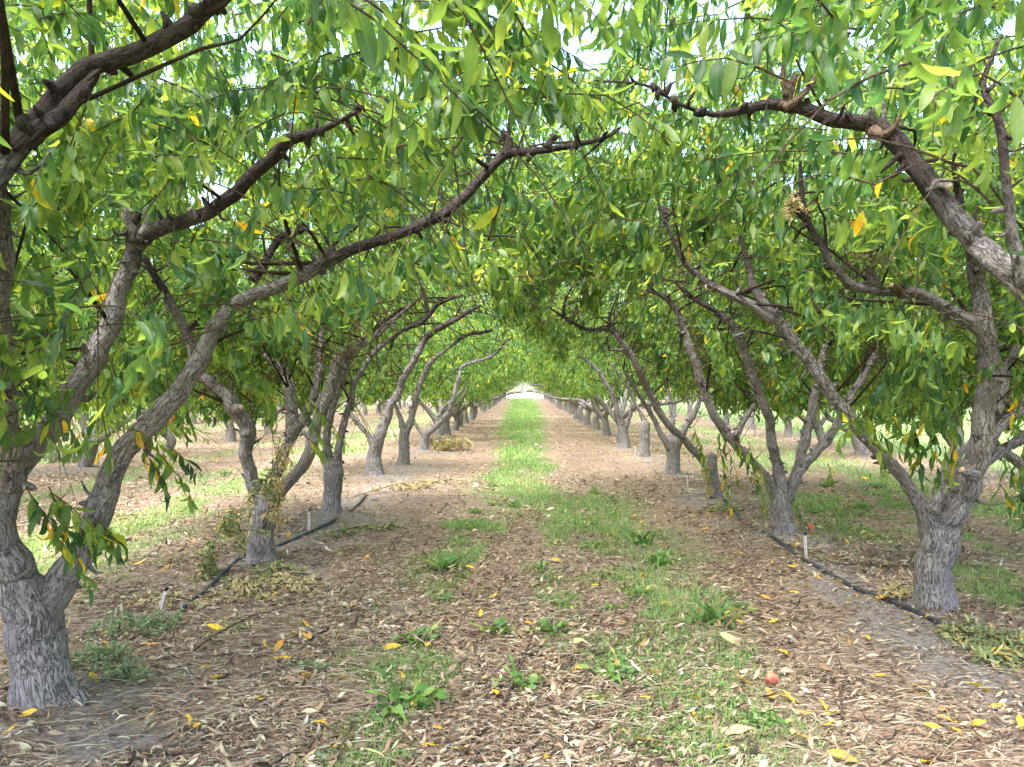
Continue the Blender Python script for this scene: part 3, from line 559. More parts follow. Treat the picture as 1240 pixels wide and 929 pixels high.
crown_objs = {}
for ti, (k, h) in enumerate(HERO.items()):
    bx, by = h['base']; bz = float(height(bx, by)) - .03
    root = empty('peach_tree', (bx, by, bz)); off = np.array([bx, by, bz])
    tag(root, HLABEL[k], 'peach tree', 'peach trees in two rows along the grass lane')
    near = by < 9
    loc = lambda pts: [(p[0] - bx, p[1] - by, p[2] - bz, p[3]) for p in pts]
    if h['trunk']:
        wood('trunk', loc(h['trunk']), root, 40 if near else 18, .022 if near else .05,   .05, ti + 1, .5, knots=2 if near else 0, base_z=bz)
    limbs = [loc(l) for l in h['limbs']]
    for li, lp in enumerate(limbs):
        wood('limb', lp, root, 26 if near else 12, .025 if near else .06, h['rough'][li], ti * 13 + li, knots=(max(2, int(len(lp) * 1.2)) if near else 1), base_z=bz)
    if k == 'L0':   # trunk stands outside the picture on the left, still whole
        wood('trunk', [(0, 0, -.1, .16), (.0, 0, .4, .14), (.03, .1, .75, .13)] , root, 16, .06, .07, 77, .2, base_z=bz)
        a = limbs[0][0]; wood('limb', [(.02, .08, .7, .12), ((a[0]) * .5, a[1] * .55, .75 + .4 * (a[2] - .7), .11), (a[0], a[1], a[2], .098)], root, 14, .06, .1, 78, base_z=bz)
    if k == 'R0':
        wood('trunk', [(0, 0, -.1, .17), (.0, 0, .4, .15), (-.03, .05, .75, .14)], root, 16, .06, .07, 79, .2, base_z=bz)
        a = limbs[0][0]; wood('limb', [(-.02, .04, .7, .12), (a[0] * .6, a[1] * .6, .7 + .6 * (a[2] - .7), .115), (a[0], a[1], a[2], .108)], root, 14, .06, .1, 80, base_z=bz)
    if by < 10.6: spec = dict(nshoot=2350, K=19, lsize=.108, tm=T_HI, hero=True, branches=40)
    elif by < 16.5: spec = dict(nshoot=1150, K=12, lsize=.13, tm=T_MID, hero=True, branches=16, twigs=False)
    else: spec = dict(nshoot=900, K=10, lsize=.15, tm=T_MID, hero=True, branches=10, twigs=False)
    if k in ('L0', 'R0'): spec['nshoot'] = 1250; spec['branches'] = 6; spec['lsize'] = .112; spec['K'] = 17
    spec['thin'] = thin_near
    acc = make_crown('crown', limbs, 100 + ti, world_off=off, lowcut=.25 if k in ('L0', 'R0') else 0, **spec)
    # low sprays that hang in front of or below the limbs
    SPR = {'L1': [((30, 598, 3.42), (62, 650, 3.4), 20), ((55, 592, 3.45), (85, 672, 3.4), 20), ((90, 640, 3.5), (118, 662, 3.45), 14), ((112, 630, 3.5), (134, 655, 3.45), 12), ((170, 545, 4.1), (190, 580, 4.1), 16), ((185, 545, 4.15), (215, 585, 4.15), 14), ((60, 600, 3.45), (105, 640, 3.4), 16), ((95, 655, 3.5), (128, 645, 3.5), 9), ((155, 520, 3.7), (195, 545, 4.1), 15), ((200, 540, 4.2), (222, 560, 4.2), 11), ((30, 470, 3.1), (60, 500, 3.1), 14), ((90, 470, 3.4), (60, 480, 3.3), 14), ((120, 440, 3.5), (130, 470, 3.5), 12), ((300, 380, 4.0), (340, 400, 3.9), 14), ((320, 400, 4.), (345, 430, 4.), 12), ((40, 380, 3.0), (15, 430, 3.0), 15), ((210, 420, 3.7), (180, 440, 3.7), 15), ((250, 300, 3.6), (265, 340, 3.6), 14), ((70, 510, 3.3), (20, 520, 3.2), 12), ((180, 455, 3.8), (150, 470, 3.8), 12), ((120, 500, 3.6), (125, 530, 3.6), 8)],
           'L2': [((350, 470, 5.6), (380, 520, 5.6), 14), ((365, 480, 5.5), (405, 525, 5.5), 12), ((325, 470, 5.7), (330, 500, 5.7), 10), ((370, 530, 5.6), (385, 545, 5.6), 7), ((420, 330, 5.5), (440, 380, 5.5), 14)],
           'R1': [((1045, 498, 4.72), (1062, 548, 4.68), 20), ((1068, 492, 4.75), (1088, 530, 4.7), 16), ((1100, 500, 4.62), (1108, 552, 4.6), 20), ((1125, 500, 4.6), (1130, 555, 4.6), 18), ((1155, 505, 4.6), (1150, 550, 4.6), 18), ((1228, 555, 4.4), (1238, 635, 4.3), 20), ((1010, 495, 4.8), (1065, 530, 4.7), 17), ((1040, 500, 4.75), (1020, 530, 4.7), 12), ((1160, 500, 4.6), (1120, 545, 4.6), 15), ((1145, 500, 4.6), (1105, 520, 4.6), 14), ((1200, 440, 4.5), (1170, 460, 4.5), 12), ((1215, 560, 4.4), (1240, 620, 4.3), 16), ((1205, 585, 4.5), (1215, 600, 4.5), 8), ((1160, 470, 4.6), (1130, 490, 4.6), 12), ((1230, 440, 4.4), (1225, 480, 4.4), 12), ((1105, 470, 4.8), (1090, 500, 4.8), 12), ((1140, 540, 5.), (1143, 560, 5.), 5)],
           'R2': [((868, 530, 7.05), (878, 585, 7.), 20), ((905, 535, 7.05), (918, 590, 7.), 20), ((840, 520, 7.2), (850, 555, 7.2), 14), ((885, 530, 7.0), (905, 570, 7.0), 15), ((870, 520, 7.0), (885, 560, 7.0), 12), ((900, 540, 7.), (920, 575, 7.), 10), ((955, 595, 7.45), (962, 610, 7.4), 6), ((1000, 560, 7.8), (1010, 600, 7.8), 8)]}
    rg = np.random.default_rng(900 + ti)
    for a, b, kk in SPR.get(k, []):
        a3 = np.array(P(*a)) - off; b3 = np.array(P(*b)) - off
        dd = b3 - a3; Lh = np.linalg.norm(dd) * 1.1 + .04; dd = dd / np.linalg.norm(dd); dd[2] += .25
        shoots_to_leaves(acc, a3[None], unit(dd)[None], np.array([Lh]), np.array([.3]), rg, T_HI, kk, .125, 0, False, off, True, yellow=.10 if k != 'L2' else .02)
    me = acc.mesh('crown', [M_LEAF, M_TWIG], TY)
    link('crown', me, root)
    crown_objs[k] = root

# pruned stubs on the dark limb of the right-edge tree and others (parts of those trees)
def stub(key, pts, mat=M_FRESH, rough=.1, seed=0):
    root = crown_objs[key]; b = root.location
    pts = [(x - b.x, y - b.y, z - b.z, r * (.75 if i == 0 else .62)) for i, (x, y, z, r) in enumerate(pts)]
    V, Q, T, co = tube(pts, 12, .01, rough, seed)
    # sawn end gets the pale wood
    mi = np.concatenate([np.zeros(len(Q)), np.ones(len(T) // 2), np.zeros(len(T) - len(T) // 2)])
    me = mesh_np('stub', V, Q, T, dict(bark_co=('FLOAT_VECTOR', co), high=('FLOAT', np.zeros(len(V)))), [mat, M_CUT], mi)
    link('stub', me, root)
stub('R0', [P(948, 132, 3.6) + (.045,), P(953, 116, 3.57) + (.034,), P(947, 98, 3.55) + (.024,)], seed=1)
stub('R0', [P(950, 128, 3.6) + (.03,), P(957, 108, 3.58) + (.026,), P(962, 92, 3.58) + (.022,)], seed=2)
stub('R0', [P(946, 132, 3.58) + (.04,), P(965, 122, 3.56) + (.026,), P(982, 102, 3.54) + (.023,), P(998, 72, 3.52) + (.018,)], seed=3)
stub('R0', [P(950, 118, 3.56) + (.02,), P(947, 85, 3.55) + (.018,), P(950, 55, 3.55) + (.013,)], seed=4)
stub('R0', [P(1056, 162, 3.48) + (.045,), P(1066, 165, 3.42) + (.030,), P(1080, 156, 3.4) + (.022,), P(1092, 133, 3.38) + (.016,)], seed=5)
stub('R0', [P(1050, 150, 3.5) + (.03,), P(1052, 140, 3.48) + (.026,), P(1056, 130, 3.47) + (.018,)], M_BARK, .3, seed=6)
stub('R0', [P(1068, 150, 3.55) + (.016,), P(1067, 110, 3.55) + (.014,), P(1066, 72, 3.55) + (.012,)], M_BARK, .1, seed=7)
stub('R0', [P(1122, 230, 3.3) + (.04,), P(1136, 224, 3.25) + (.034,), P(1146, 228, 3.2) + (.022,)], M_BARK, .3, seed=8)
stub('R1', [P(1175, 575, 4.95) + (.06,), P(1166, 572, 4.88) + (.045,), P(1160, 568, 4.85) + (.03,)], M_BARK, .3, seed=9)
stub('R1', [P(1090, 358, 4.78) + (.045,), P(1082, 350, 4.74) + (.04,), P(1076, 346, 4.7) + (.028,)], M_FRESH, .1, seed=10)
stub('R1', [P(1178, 605, 4.97) + (.02,), P(1200, 610, 4.7) + (.013,), P(1222, 600, 4.6) + (.01,)], M_BARK, .1, seed=11)
stub('L1', [P(160, 280, 3.78) + (.035,), P(150, 262, 3.75) + (.03,), P(148, 246, 3.74) + (.010,)], M_BARK, .5, seed=12)
stub('L1', [P(170, 282, 3.78) + (.035,), P(178, 268, 3.76) + (.03,), P(172, 250, 3.74) + (.012,)], M_BARK, .5, seed=13)
stub('L1', [P(165, 280, 3.84) + (.03,), P(160, 262, 3.86) + (.022,), P(154, 252, 3.86) + (.008,)], M_BARK, .5, seed=14)
stub('L1', [P(355, 168, 3.6) + (.036,), P(352, 152, 3.6) + (.03,), P(346, 146, 3.6) + (.02,)], M_BARK, .4, seed=15)
stub('L1', [P(232, 262, 3.72) + (.03,), P(226, 252, 3.68) + (.024,)], M_BARK, .4, seed=16)
stub('L1', [P(28, 590, 3.45) + (.03,), P(36, 592, 3.3) + (.02,), P(24, 592, 3.25) + (.012,)], M_BARK, .3, seed=17)
stub('L2', [P(298, 525, 6.2) + (.075,), P(299, 526, 6.1) + (.055,), P(299, 527, 6.09) + (.03,)], M_BARK, .25, seed=18)
stub('L2', [P(284, 495, 6.18) + (.06,), P(290, 494, 6.08) + (.05,), P(291, 494, 6.06) + (.03,)], M_BARK, .25, seed=19)
stub('R2', [P(888, 408, 7.4) + (.03,), P(905, 402, 7.35) + (.016,), P(920, 396, 7.3) + (.01,)], M_BARK, .1, seed=20)

# ------------------------------------------------------------------ repeated trees of the rows
def variant(seed, lod, lc=0.):
    rg = np.random.default_rng(seed)
    limbs = []
    th = rg.uniform(.5, .75)
    trunk = [(0, 0, -.08, .15), (rg.normal(0, .01), 0, .12, .125), (rg.normal(0, .04), rg.normal(0, .02), th * .6, .115), (rg.normal(0, .07), rg.normal(0, .05), th, .11)]
    top = trunk[-1]
    for az in [rg.normal(0, .35), math.pi + rg.normal(0, .35), rg.choice([1.57, -1.57]) + rg.normal(0, .4)] + ([rg.uniform(0, 6.28)] if rg.random() < .5 else []):
        p = np.array([top[0], top[1], top[2] - .08]); el = rg.uniform(.75, 1.05); r = rg.uniform(.06, .085); path = [(*p, r * 1.2)]
        for s in range(6):
            el += rg.normal(-.06, .16); az2 = az + rg.normal(0, .25)
            st = rg.uniform(.38, .5)
            p = p + st * np.array([math.cos(el) * math.cos(az2), math.cos(el) * math.sin(az2), math.sin(el)])
            r *= .84; path.append((*p, r))
        limbs.append(path)
        if rg.random() < .7:
            q = np.array(path[3][:3]); az3 = az + rg.choice([-1, 1]) * .9; pp = [(*q, path[3][3] * .8)]
            for s in range(3):
                q = q + .4 * np.array([.6 * math.cos(az3), .6 * math.sin(az3), .75]); pp.append((*q, path[3][3] * (.65 - .15 * s)))
            limbs.append(pp)
    acc = Acc()
    sd, stp = ((14, .06), (8, .16))[lod]
    for i, pth in enumerate([trunk] + limbs):
        V, Q, T, co = tube(pth, sd, stp, .10, seed + i, .2 if i == 0 else 0)
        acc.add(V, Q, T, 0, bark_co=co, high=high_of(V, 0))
    wm = acc.mesh('trunk', [M_BARK], TY)
    LOWK[0] = .17 if lod == 0 or lc else .24
    if lod == 0: c = make_crown('crown', limbs, seed, 1200, 12, .135, T_MID, False, (0, 0, 0), branches=14, twigs=False, lowcut=lc)
    else: c = make_crown('crown', limbs, seed, 760, 8, .19, T_LOW, False, (0, 0, 0), branches=0, twigs=False, lowcut=lc)
    return wm, c.mesh('crown', [M_LEAF, M_TWIG], TY)
VAR = [[variant(200 + i, 0) for i in range(5)], [variant(300 + i, 1) for i in range(5)], [variant(400 + i, 0, -.45) for i in range(4)], [variant(500 + i, 1, -.5) for i in range(4)]]
def orchard_tree(x, y, label, group, lod, ry=None, sc=None):
    wm, cm = VAR[lod][rng.integers(len(VAR[lod]))]
    root = empty('peach_tree', (x, y, -.01)); tag(root, label, 'peach tree', group)
    root.rotation_euler.z = (math.pi if rng.random() < .5 else 0) + rng.normal(0, .18)
    s = sc or rng.uniform(.93, 1.07); root.scale = (s, s * rng.uniform(.95, 1.05), s)
    link('trunk', wm, root); link('crown', cm, root)
    HERO_XY.append((x, y)) if y < 14 and abs(x) < 10 else None
ORD = ['seventh', 'eighth', 'ninth', 'tenth', 'eleventh', 'twelfth', 'thirteenth', 'fourteenth', 'fifteenth', 'sixteenth']
for side, X, start in (('left', ROW_L, 20.4), ('right', ROW_R, 20.9)):
    y = start; i = 0
    while y < 88:
        lab = f'small peach tree {ORD[i]} from the camera in the {side} row of the grass lane' if i < len(ORD) else f'tiny distant peach tree far down the {side} row near the end of the lane'
        g = f'peach trees of the {side} row along the lane' if i < len(ORD) else f'distant peach trees at the end of the {side} row'
        orchard_tree(X + rng.normal(0, .1), y, lab, g, 0 if y < 32 else 1)
        y += rng.uniform(2.5, 2.9); i += 1
OUT = [('left', -8.2, [(8.3, 'half hidden behind the big left trunk'), (11.2, 'of the outer left row, behind the left limbs'), (13.9, 'with short dark trunk seen between the limbs of the nearest left tree'), (17.2, 'of the outer left row, its crown above the gap'), (20.9, 'with a small forked trunk left of the knotted limb'), (24.0, 'of the outer left row, behind the knotted limb')]),
       ('right', 7.2, [(7.4, 'just outside the right edge behind the big right tree'), (10.1, 'of the outer right row at the right edge'), (12.7, 'with a slim trunk against the bright grass left of the big right trunk'), (16.8, 'of the outer right row, left of the slim trunk'), (19.6, 'of the outer right row between the long limbs'), (23.2, 'with a small leaning trunk seen in the gap of the second right tree')])]
for side, X, lst in OUT:
    for y, d in lst:
        orchard_tree(X + (0 if side == 'left' else (y - 12.7) * .10), y, f'peach tree {d}', f'peach trees of the outer {side} row', 2)
    y = lst[-1][0] + 3.2
    while y < 62:
        orchard_tree(X + (0 if side == 'left' else .8) + rng.normal(0, .15), y, f'distant peach tree of the outer {side} row seen between nearer trunks', f'distant peach trees of the outer {side} row', 3)
        y += rng.uniform(2.6, 3.1)
for X, g in ((-13.6, 'third'), (-19., 'fourth')):
    y = 15. if X > -15 else 24.
    while y < 60:
        orchard_tree(X + rng.normal(0, .15), y, f'distant peach tree of the {g} row to the left, under the canopy gap', f'peach trees of the {g} row to the left', 3)
        y += rng.uniform(2.6, 3.2)

# ------------------------------------------------------------------ ground sheet
def axis(dense, step, lim, grow=1.13):
    a = list(np.arange(dense[0], dense[1], step)); s = step
    while a[-1] < lim[1]: s *= grow; a.append(a[-1] + s)
    s = step; b = [a[0]]
    while b[-1] > lim[0]: s *= grow; b.append(b[-1] - s)
    return np.array(b[:0:-1] + a)
gx = axis((-4.5, 5.0), .032, (-700, 700), 1.04); gy = axis((2.8, 10.), .032, (-60, 900), 1.035)
XX, YY = np.meshgrid(gx, gy); ZZ = height(XX, YY)
fine = np.random.default_rng(8).normal(0, .0035, XX.shape) * (YY < 14); ZZ = ZZ + fine
idx = np.arange(XX.size).reshape(XX.shape)
Q = np.stack([idx[:-1, :-1], idx[:-1, 1:], idx[1:, 1:], idx[1:, :-1]], -1).reshape(-1, 4)
gm = grass_mask(XX, YY); bm = bare_mask(XX, YY)
road = (ss(90, 93, YY) * (1 - ss(150, 165, YY)))
road = np.maximum(road, ss(26, 29, XX) * (1 - ss(34, 38, XX)))
me = mesh_np('ground', np.stack([XX, YY, ZZ], -1).reshape(-1, 3), Q, None, dict(gm=('FLOAT', gm.ravel()), bm=('FLOAT', bm.ravel()), rd=('FLOAT', road.ravel())))
m, nt, n, l = new_mat('orchard_soil')
geo = N(n, 'ShaderNodeNewGeometry'); A = {k: N(n, 'ShaderNodeAttribute', attribute_name=k) for k in ('gm', 'bm', 'rd')}
st = N(n, 'ShaderNodeMapping'); st.inputs['Scale'].default_value = (1, 1.6, 1); l.new(geo.outputs['Position'], st.inputs[0])
n1 = N(n, 'ShaderNodeTexNoise', Scale=34., Detail=8., Roughness=.75); l.new(st.outputs[0], n1.inputs['Vector'])
n2 = N(n, 'ShaderNodeTexNoise', Scale=1.6, Detail=4.); l.new(geo.outputs['Position'], n2.inputs['Vector'])
vo = N(n, 'ShaderNodeTexVoronoi', Scale=26.); l.new(st.outputs[0], vo.inputs['Vector'])
lit = ramp(n, [(.38, (.04, .03, .026)), (.48, (.13, .09, .068)), (.56, (.29, .20, .145)), (.66, (.52, .42, .31))]); l.new(n1.outputs[0], lit.inputs[0])
vr = ramp(n, [(0., (.11, .075, .06)), (.4, (.24, .17, .125)), (.75, (.37, .29, .21)), (1., (.48, .38, .24))]); l.new(vo.outputs['Color'], vr.inputs[0])
c = mixc(n, l, .45, lit.outputs[0], vr.outputs[0])
soil = ramp(n, [(.35, (.10, .085, .078)), (.5, (.22, .19, .175)), (.66, (.36, .315, .29))]); l.new(n1.outputs[0], soil.inputs[0])
c = mixc(n, l, A['bm'].outputs['Fac'], c, soil.outputs[0])
gr = ramp(n, [(.38, (.05, .09, .035)), (.5, (.12, .20, .06)), (.6, (.25, .30, .12)), (.68, (.42, .37, .20))]); l.new(n1.outputs[0], gr.inputs[0])
gf = N(n, 'ShaderNodeMath', operation='MULTIPLY'); l.new(A['gm'].outputs['Fac'], gf.inputs[0]); gf.inputs[1].default_value = .7
c = mixc(n, l, gf.outputs[0], c, gr.outputs[0])
rdc = ramp(n, [(.3, (.30, .25, .19)), (.7, (.42, .35, .27))]); l.new(n2.outputs[0], rdc.inputs[0])
c = mixc(n, l, A['rd'].outputs['Fac'], c, rdc.outputs[0])
bs = N(n, 'ShaderNodeBsdfPrincipled', Roughness=.95); bs.inputs['Specular IOR Level'].default_value = .1; l.new(c, bs.inputs['Base Color'])
b = N(n, 'ShaderNodeBump', Strength=.7, Distance=.02); l.new(n1.outputs[0], b.inputs['Height']); l.new(b.outputs[0], bs.inputs['Normal'])
o = N(n, 'ShaderNodeOutputMaterial'); l.new(bs.outputs[0], o.inputs[0]); me.materials.append(m)
tag(link('ground', me), 'orchard soil covered with shredded brown litter and patches of grass', 'ground', kind='structure')

# ------------------------------------------------------------------ ground cover (nobody could count it)
def cover_acc(): return Acc()
def fan(npts, y0, y1, w0, rg, power=1.):
    """points in the wedge the lane opens, denser near by"""
    u = rg.random(npts); y = y0 * (y1 / y0) ** (u ** power)
    x = rg.uniform(-1, 1, npts) * (y * .72 + w0)
    return x, y
T_CHIP = [leaf_template(1, w, c, f, 0) for w, c, f in ((.28, .4, .3), (.22, 1., .6), (.35, -.5, .2), (.18, .2, .7), (.3, 1.4, .4))]
T_DRY = [leaf_template(3, _t.uniform(.18, .3), c, _t.uniform(.2, .8), _t.uniform(-1.5, 1.5), .3) for c in (-.8, .5, 1.2, 2., -1.6, .2)]
def scatter_litter(name, num, y0, y1, lo, hi, tm, rg, power=1.):
    x, y = fan(num, y0, y1, .6, rg, power)
    b = bare_mask(x, y); g = grass_mask(x, y); f = ss(8.4, 9.4, x)
    keep = rg.random(num) < (1 - .72 * b) * (1 - .35 * g * (y < 9) - .62 * g * (y >= 9)) * (1 - f) * (.25 + .75 * ss(-.5, .25, patch(x, y, 5.)))
    x, y = x[keep], y[keep]; k = len(x)
    z = height(x, y) + rg.random(k) ** 2 * .03 + .002
    a = rg.uniform(0, 6.28, k) ; tilt = rg.normal(.05, .28, k)
    # debris lies raked a little across the lane
    a = np.where(rg.random(k) < .45, rg.normal(0, .45, k), a)
    D = np.stack([np.cos(a), np.sin(a), tilt], 1); Nn = unit(np.stack([rg.normal(0, .5, k), rg.normal(0, .5, k), np.ones(k)], 1))
    L = rg.uniform(lo, hi, k) * (1 + np.clip((y - 8) / 22, 0, 1.0))
    reddish = ss(-.2, .5, patch(x, y, 6.))
    lv = np.clip(rg.beta(1.5, 1.5, k) * (1 - .22 * reddish), 0, 1)
    acc = Acc(); place(acc, tm, np.stack([x, y, z], 1), D, Nn, L, lv, rg)
    me = acc.mesh(name, [M_LITTER], TY); return me
rg = np.random.default_rng(21)
tag(link('leaf_litter', scatter_litter('leaf_litter', 130000, 2.9, 9.5, .016, .065, T_CHIP, rg)), 'shredded brown leaf and bark litter covering the near ground', 'leaf litter', kind='stuff')
tag(link('dry_leaf_litter', scatter_litter('dry_leaf_litter', 26000, 2.9, 13., .035, .11, T_DRY, rg)), 'curled dry tan leaves lying on the near litter', 'dry leaves', kind='stuff')
tag(link('leaf_litter', scatter_litter('leaf_litter', 80000, 8.5, 45., .03, .07, T_CHIP, rg)), 'brown litter strips further along both tree rows', 'leaf litter', kind='stuff')

def fibres(num, y0, y1, l0, l1, w0, w1, mat, rg, name, zr=.03, raked=.5, lvmax=1.):
    x, y = fan(num, y0, y1, .5, rg)
    b = bare_mask(x, y); g = grass_mask(x, y)
    keep = rg.random(num) < (1 - .8 * b) * (1 - .6 * g) * (1 - ss(9.2, 10.2, x)); x, y = x[keep], y[keep]; k = len(x)
    z = height(x, y) + rg.random(k) * zr + .003
    a = np.where(rg.random(k) < raked, rg.normal(.1, .35, k), rg.uniform(0, 6.28, k))
    L = rg.uniform(l0, l1, k); w = rg.uniform(w0, w1, k)
    nseg = 4; t = np.linspace(0, 1, nseg + 1)
    bend = rg.normal(0, .35, k); al = a[:, None] + bend[:, None] * t[None]
    cx = x[:, None] + np.cumsum(np.cos(al) * L[:, None] / nseg, 1) ; cy = y[:, None] + np.cumsum(np.sin(al) * L[:, None] / nseg, 1)
    cz = z[:, None] + (rg.normal(.0, .05, k) * L)[:, None] * t[None] + np.sin(t * 3.14)[None] * (rg.random(k) * .10 * L)[:, None]
    C = np.stack([cx, cy, cz], -1)
    S = np.stack([-np.sin(al), np.cos(al), np.zeros_like(al)], -1)
    W = (w[:, None] * (1 - .6 * t[None]))[..., None]
    up = np.array([0, 0, 1.])
    ring = [C + S * W, C + up * W * .8, C - S * W, C - up * W * .8]
    V = np.stack(ring, 2)                      # k, nseg+1, 4, 3
    ids = np.arange(k * (nseg + 1) * 4).reshape(k, nseg + 1, 4)
    Q = np.stack([ids[:, :-1], np.roll(ids, -1, 2)[:, :-1], np.roll(ids, -1, 2)[:, 1:], ids[:, 1:]], -1).reshape(-1, 4)
    nv = (nseg + 1) * 4
    return mesh_np(name, V.reshape(-1, 3), Q, None, dict(lv=('FLOAT', np.repeat(rg.random(k) * lvmax, nv)), mr=('FLOAT', np.ones(k * nv))), [mat])
tag(link('straw_litter', fibres(24000, 2.9, 15., .035, .16, .0009, .0026, M_STRAW, rg, 'straw_litter')), 'thin tan and reddish straw fibres strewn over the litter', 'straw', kind='stuff')
tag(link('bark_litter', fibres(4200, 2.9, 20., .03, .13, .002, .0065, M_STRAW, rg, 'bark_litter', raked=.4, lvmax=.65)), 'coarse shredded reddish bark strips strewn over the litter', 'bark litter', kind='stuff')
tag(link('twig_litter', fibres(900, 2.9, 20., .1, .5, .0018, .005, M_STRAW, rg, 'twig_litter', raked=.6, lvmax=.6)), 'small brown broken twigs mixed into the litter', 'twigs', kind='stuff')

def grass(num, y0, y1, rg, h0, h1, name, wmul=1., xr=None, power=1., fld=False):
    if xr is None: x, y = fan(num, y0, y1, .5, rg, power)
    else:
        u = rg.random(num); y = y0 * (y1 / y0) ** u; x = rg.uniform(xr[0], xr[1], num)
    g = grass_mask(x, y)
    keep = (rg.random(num) < g ** 1.3 * (.35 + .65 * ss(-.5, .4, patch(x * 2, y * 2, 4.)))) & (y < 90)
    x, y = x[keep], y[keep]; k = len(x)
    z = height(x, y) - .003
    a = rg.uniform(0, 6.28, k); h = rg.uniform(h0, h1, k) * (.5 + .5 * grass_mask(x, y)); lean = rg.uniform(.15, 1.1, k); w = rg.uniform(.0012, .0028, k) * wmul * (1 + np.clip((y - 6) / 8, 0, 4))
    d = np.stack([np.cos(a), np.sin(a), np.zeros(k)], 1); s = np.stack([-np.sin(a), np.cos(a), np.zeros(k)], 1)
    O = np.stack([x, y, z], 1); up = np.array([0, 0, 1.])
    c1 = O + up * (h * .6)[:, None] + d * (h * lean * .3)[:, None]; c2 = O + up * h[:, None] * (1 - .25 * lean)[:, None] + d * (h * lean)[:, None]
    V = np.stack([O - s * w[:, None], O + s * w[:, None], c1 - s * w[:, None] * .8, c1 + s * w[:, None] * .8, c2], 1).reshape(-1, 3)
    b = np.arange(k) * 5
    Q = np.stack([b, b + 1, b + 3, b + 2], 1); T = np.stack([b + 2, b + 3, b + 4], 1)
    lv = np.clip(rg.beta(2, 2.2, k) * .9 + .1 * patch(x, y, 8.) + np.where(y < 9, .24, .18) * rg.random(k), 0, 1)
    me = mesh_np(name, V, Q, T, dict(lv=('FLOAT', np.repeat(lv, 5)), mr=('FLOAT', np.ones(k * 5))), [M_GRASS])
    return me
tag(link('grass', grass(240000, 2.9, 11., rg, .02, .08, 'grass')), 'thin short grass growing through the near litter', 'grass', kind='stuff')
tag(link('grass', grass(85000, 7.5, 85., rg, .03, .08, 'grass', 1.2, xr=(-1.6, 1.8))), 'green grass strip down the middle of the lane', 'grass', kind='stuff')
tag(link('grass', grass(230000, 5., 60., rg, .04, .12, 'grass', 1.3)), 'green grass patches between the outer rows and in the field to the right', 'grass', kind='stuff')

# ------------------------------------------------------------------ weeds
rg = np.random.default_rng(41); k = 60000; x, y = fan(k, 2.9, 14., .5, rg)
keep = (rg.random(k) < .85 * ss(.35, .9, grass_mask(x, y)) * ss(-.1, .5, patch(x * 2.2, y * 2.2, 12.))); x, y = x[keep], y[keep]; k = len(x)
acc = Acc(); a = rg.uniform(0, 6.28, k)
place(acc, [leaf_template(1, .55, .5, .3, 0), leaf_template(1, .38, .9, .4, 0)], np.stack([x, y, height(x, y) + rg.uniform(.004, .035, k)], 1), np.stack([np.cos(a), np.sin(a), rg.uniform(0, .8, k)], 1), np.stack([rg.normal(0, .3, k), rg.normal(0, .3, k), np.ones(k)], 1), rg.uniform(.014, .04, k), rg.random(k), rg)
tag(link('ground_cover', acc.mesh('ground_cover', [M_WEED], TY)), 'tiny broad leaved green plants mixed into the grass of the lane', 'ground cover', kind='stuff')
def weed_mesh(seed, nl, size, upright):
    rg = np.random.default_rng(seed); acc = Acc()
    tm = [leaf_template(7, w, c, .3, rg.normal(0, .6), .9) for w, c in ((.15, 1.3), (.13, .9), (.18, 1.7), (.14, .5))]
    a = np.arange(nl) * 2.4 + rg.normal(0, .3, nl); el = rg.uniform(*upright, nl)
    D = np.stack([np.cos(a) * np.cos(el), np.sin(a) * np.cos(el), np.sin(el)], 1)
    Nn = np.stack([-np.cos(a) * np.sin(el), -np.sin(a) * np.sin(el), np.cos(el)], 1)
    O = np.stack([rg.normal(0, .03, nl), rg.normal(0, .02, nl), np.zeros(nl)], 1)
    place(acc, tm, O, D, Nn, rg.uniform(.45, 1.15, nl) * size, rg.random(nl), rg)
    return acc.mesh('weed', [M_WEED], TY)
WEED = [weed_mesh(i, [26, 32, 22, 28, 36][i], [.125, .12, .105, .13, .11][i], (.1, 1.3)) for i in range(5)]
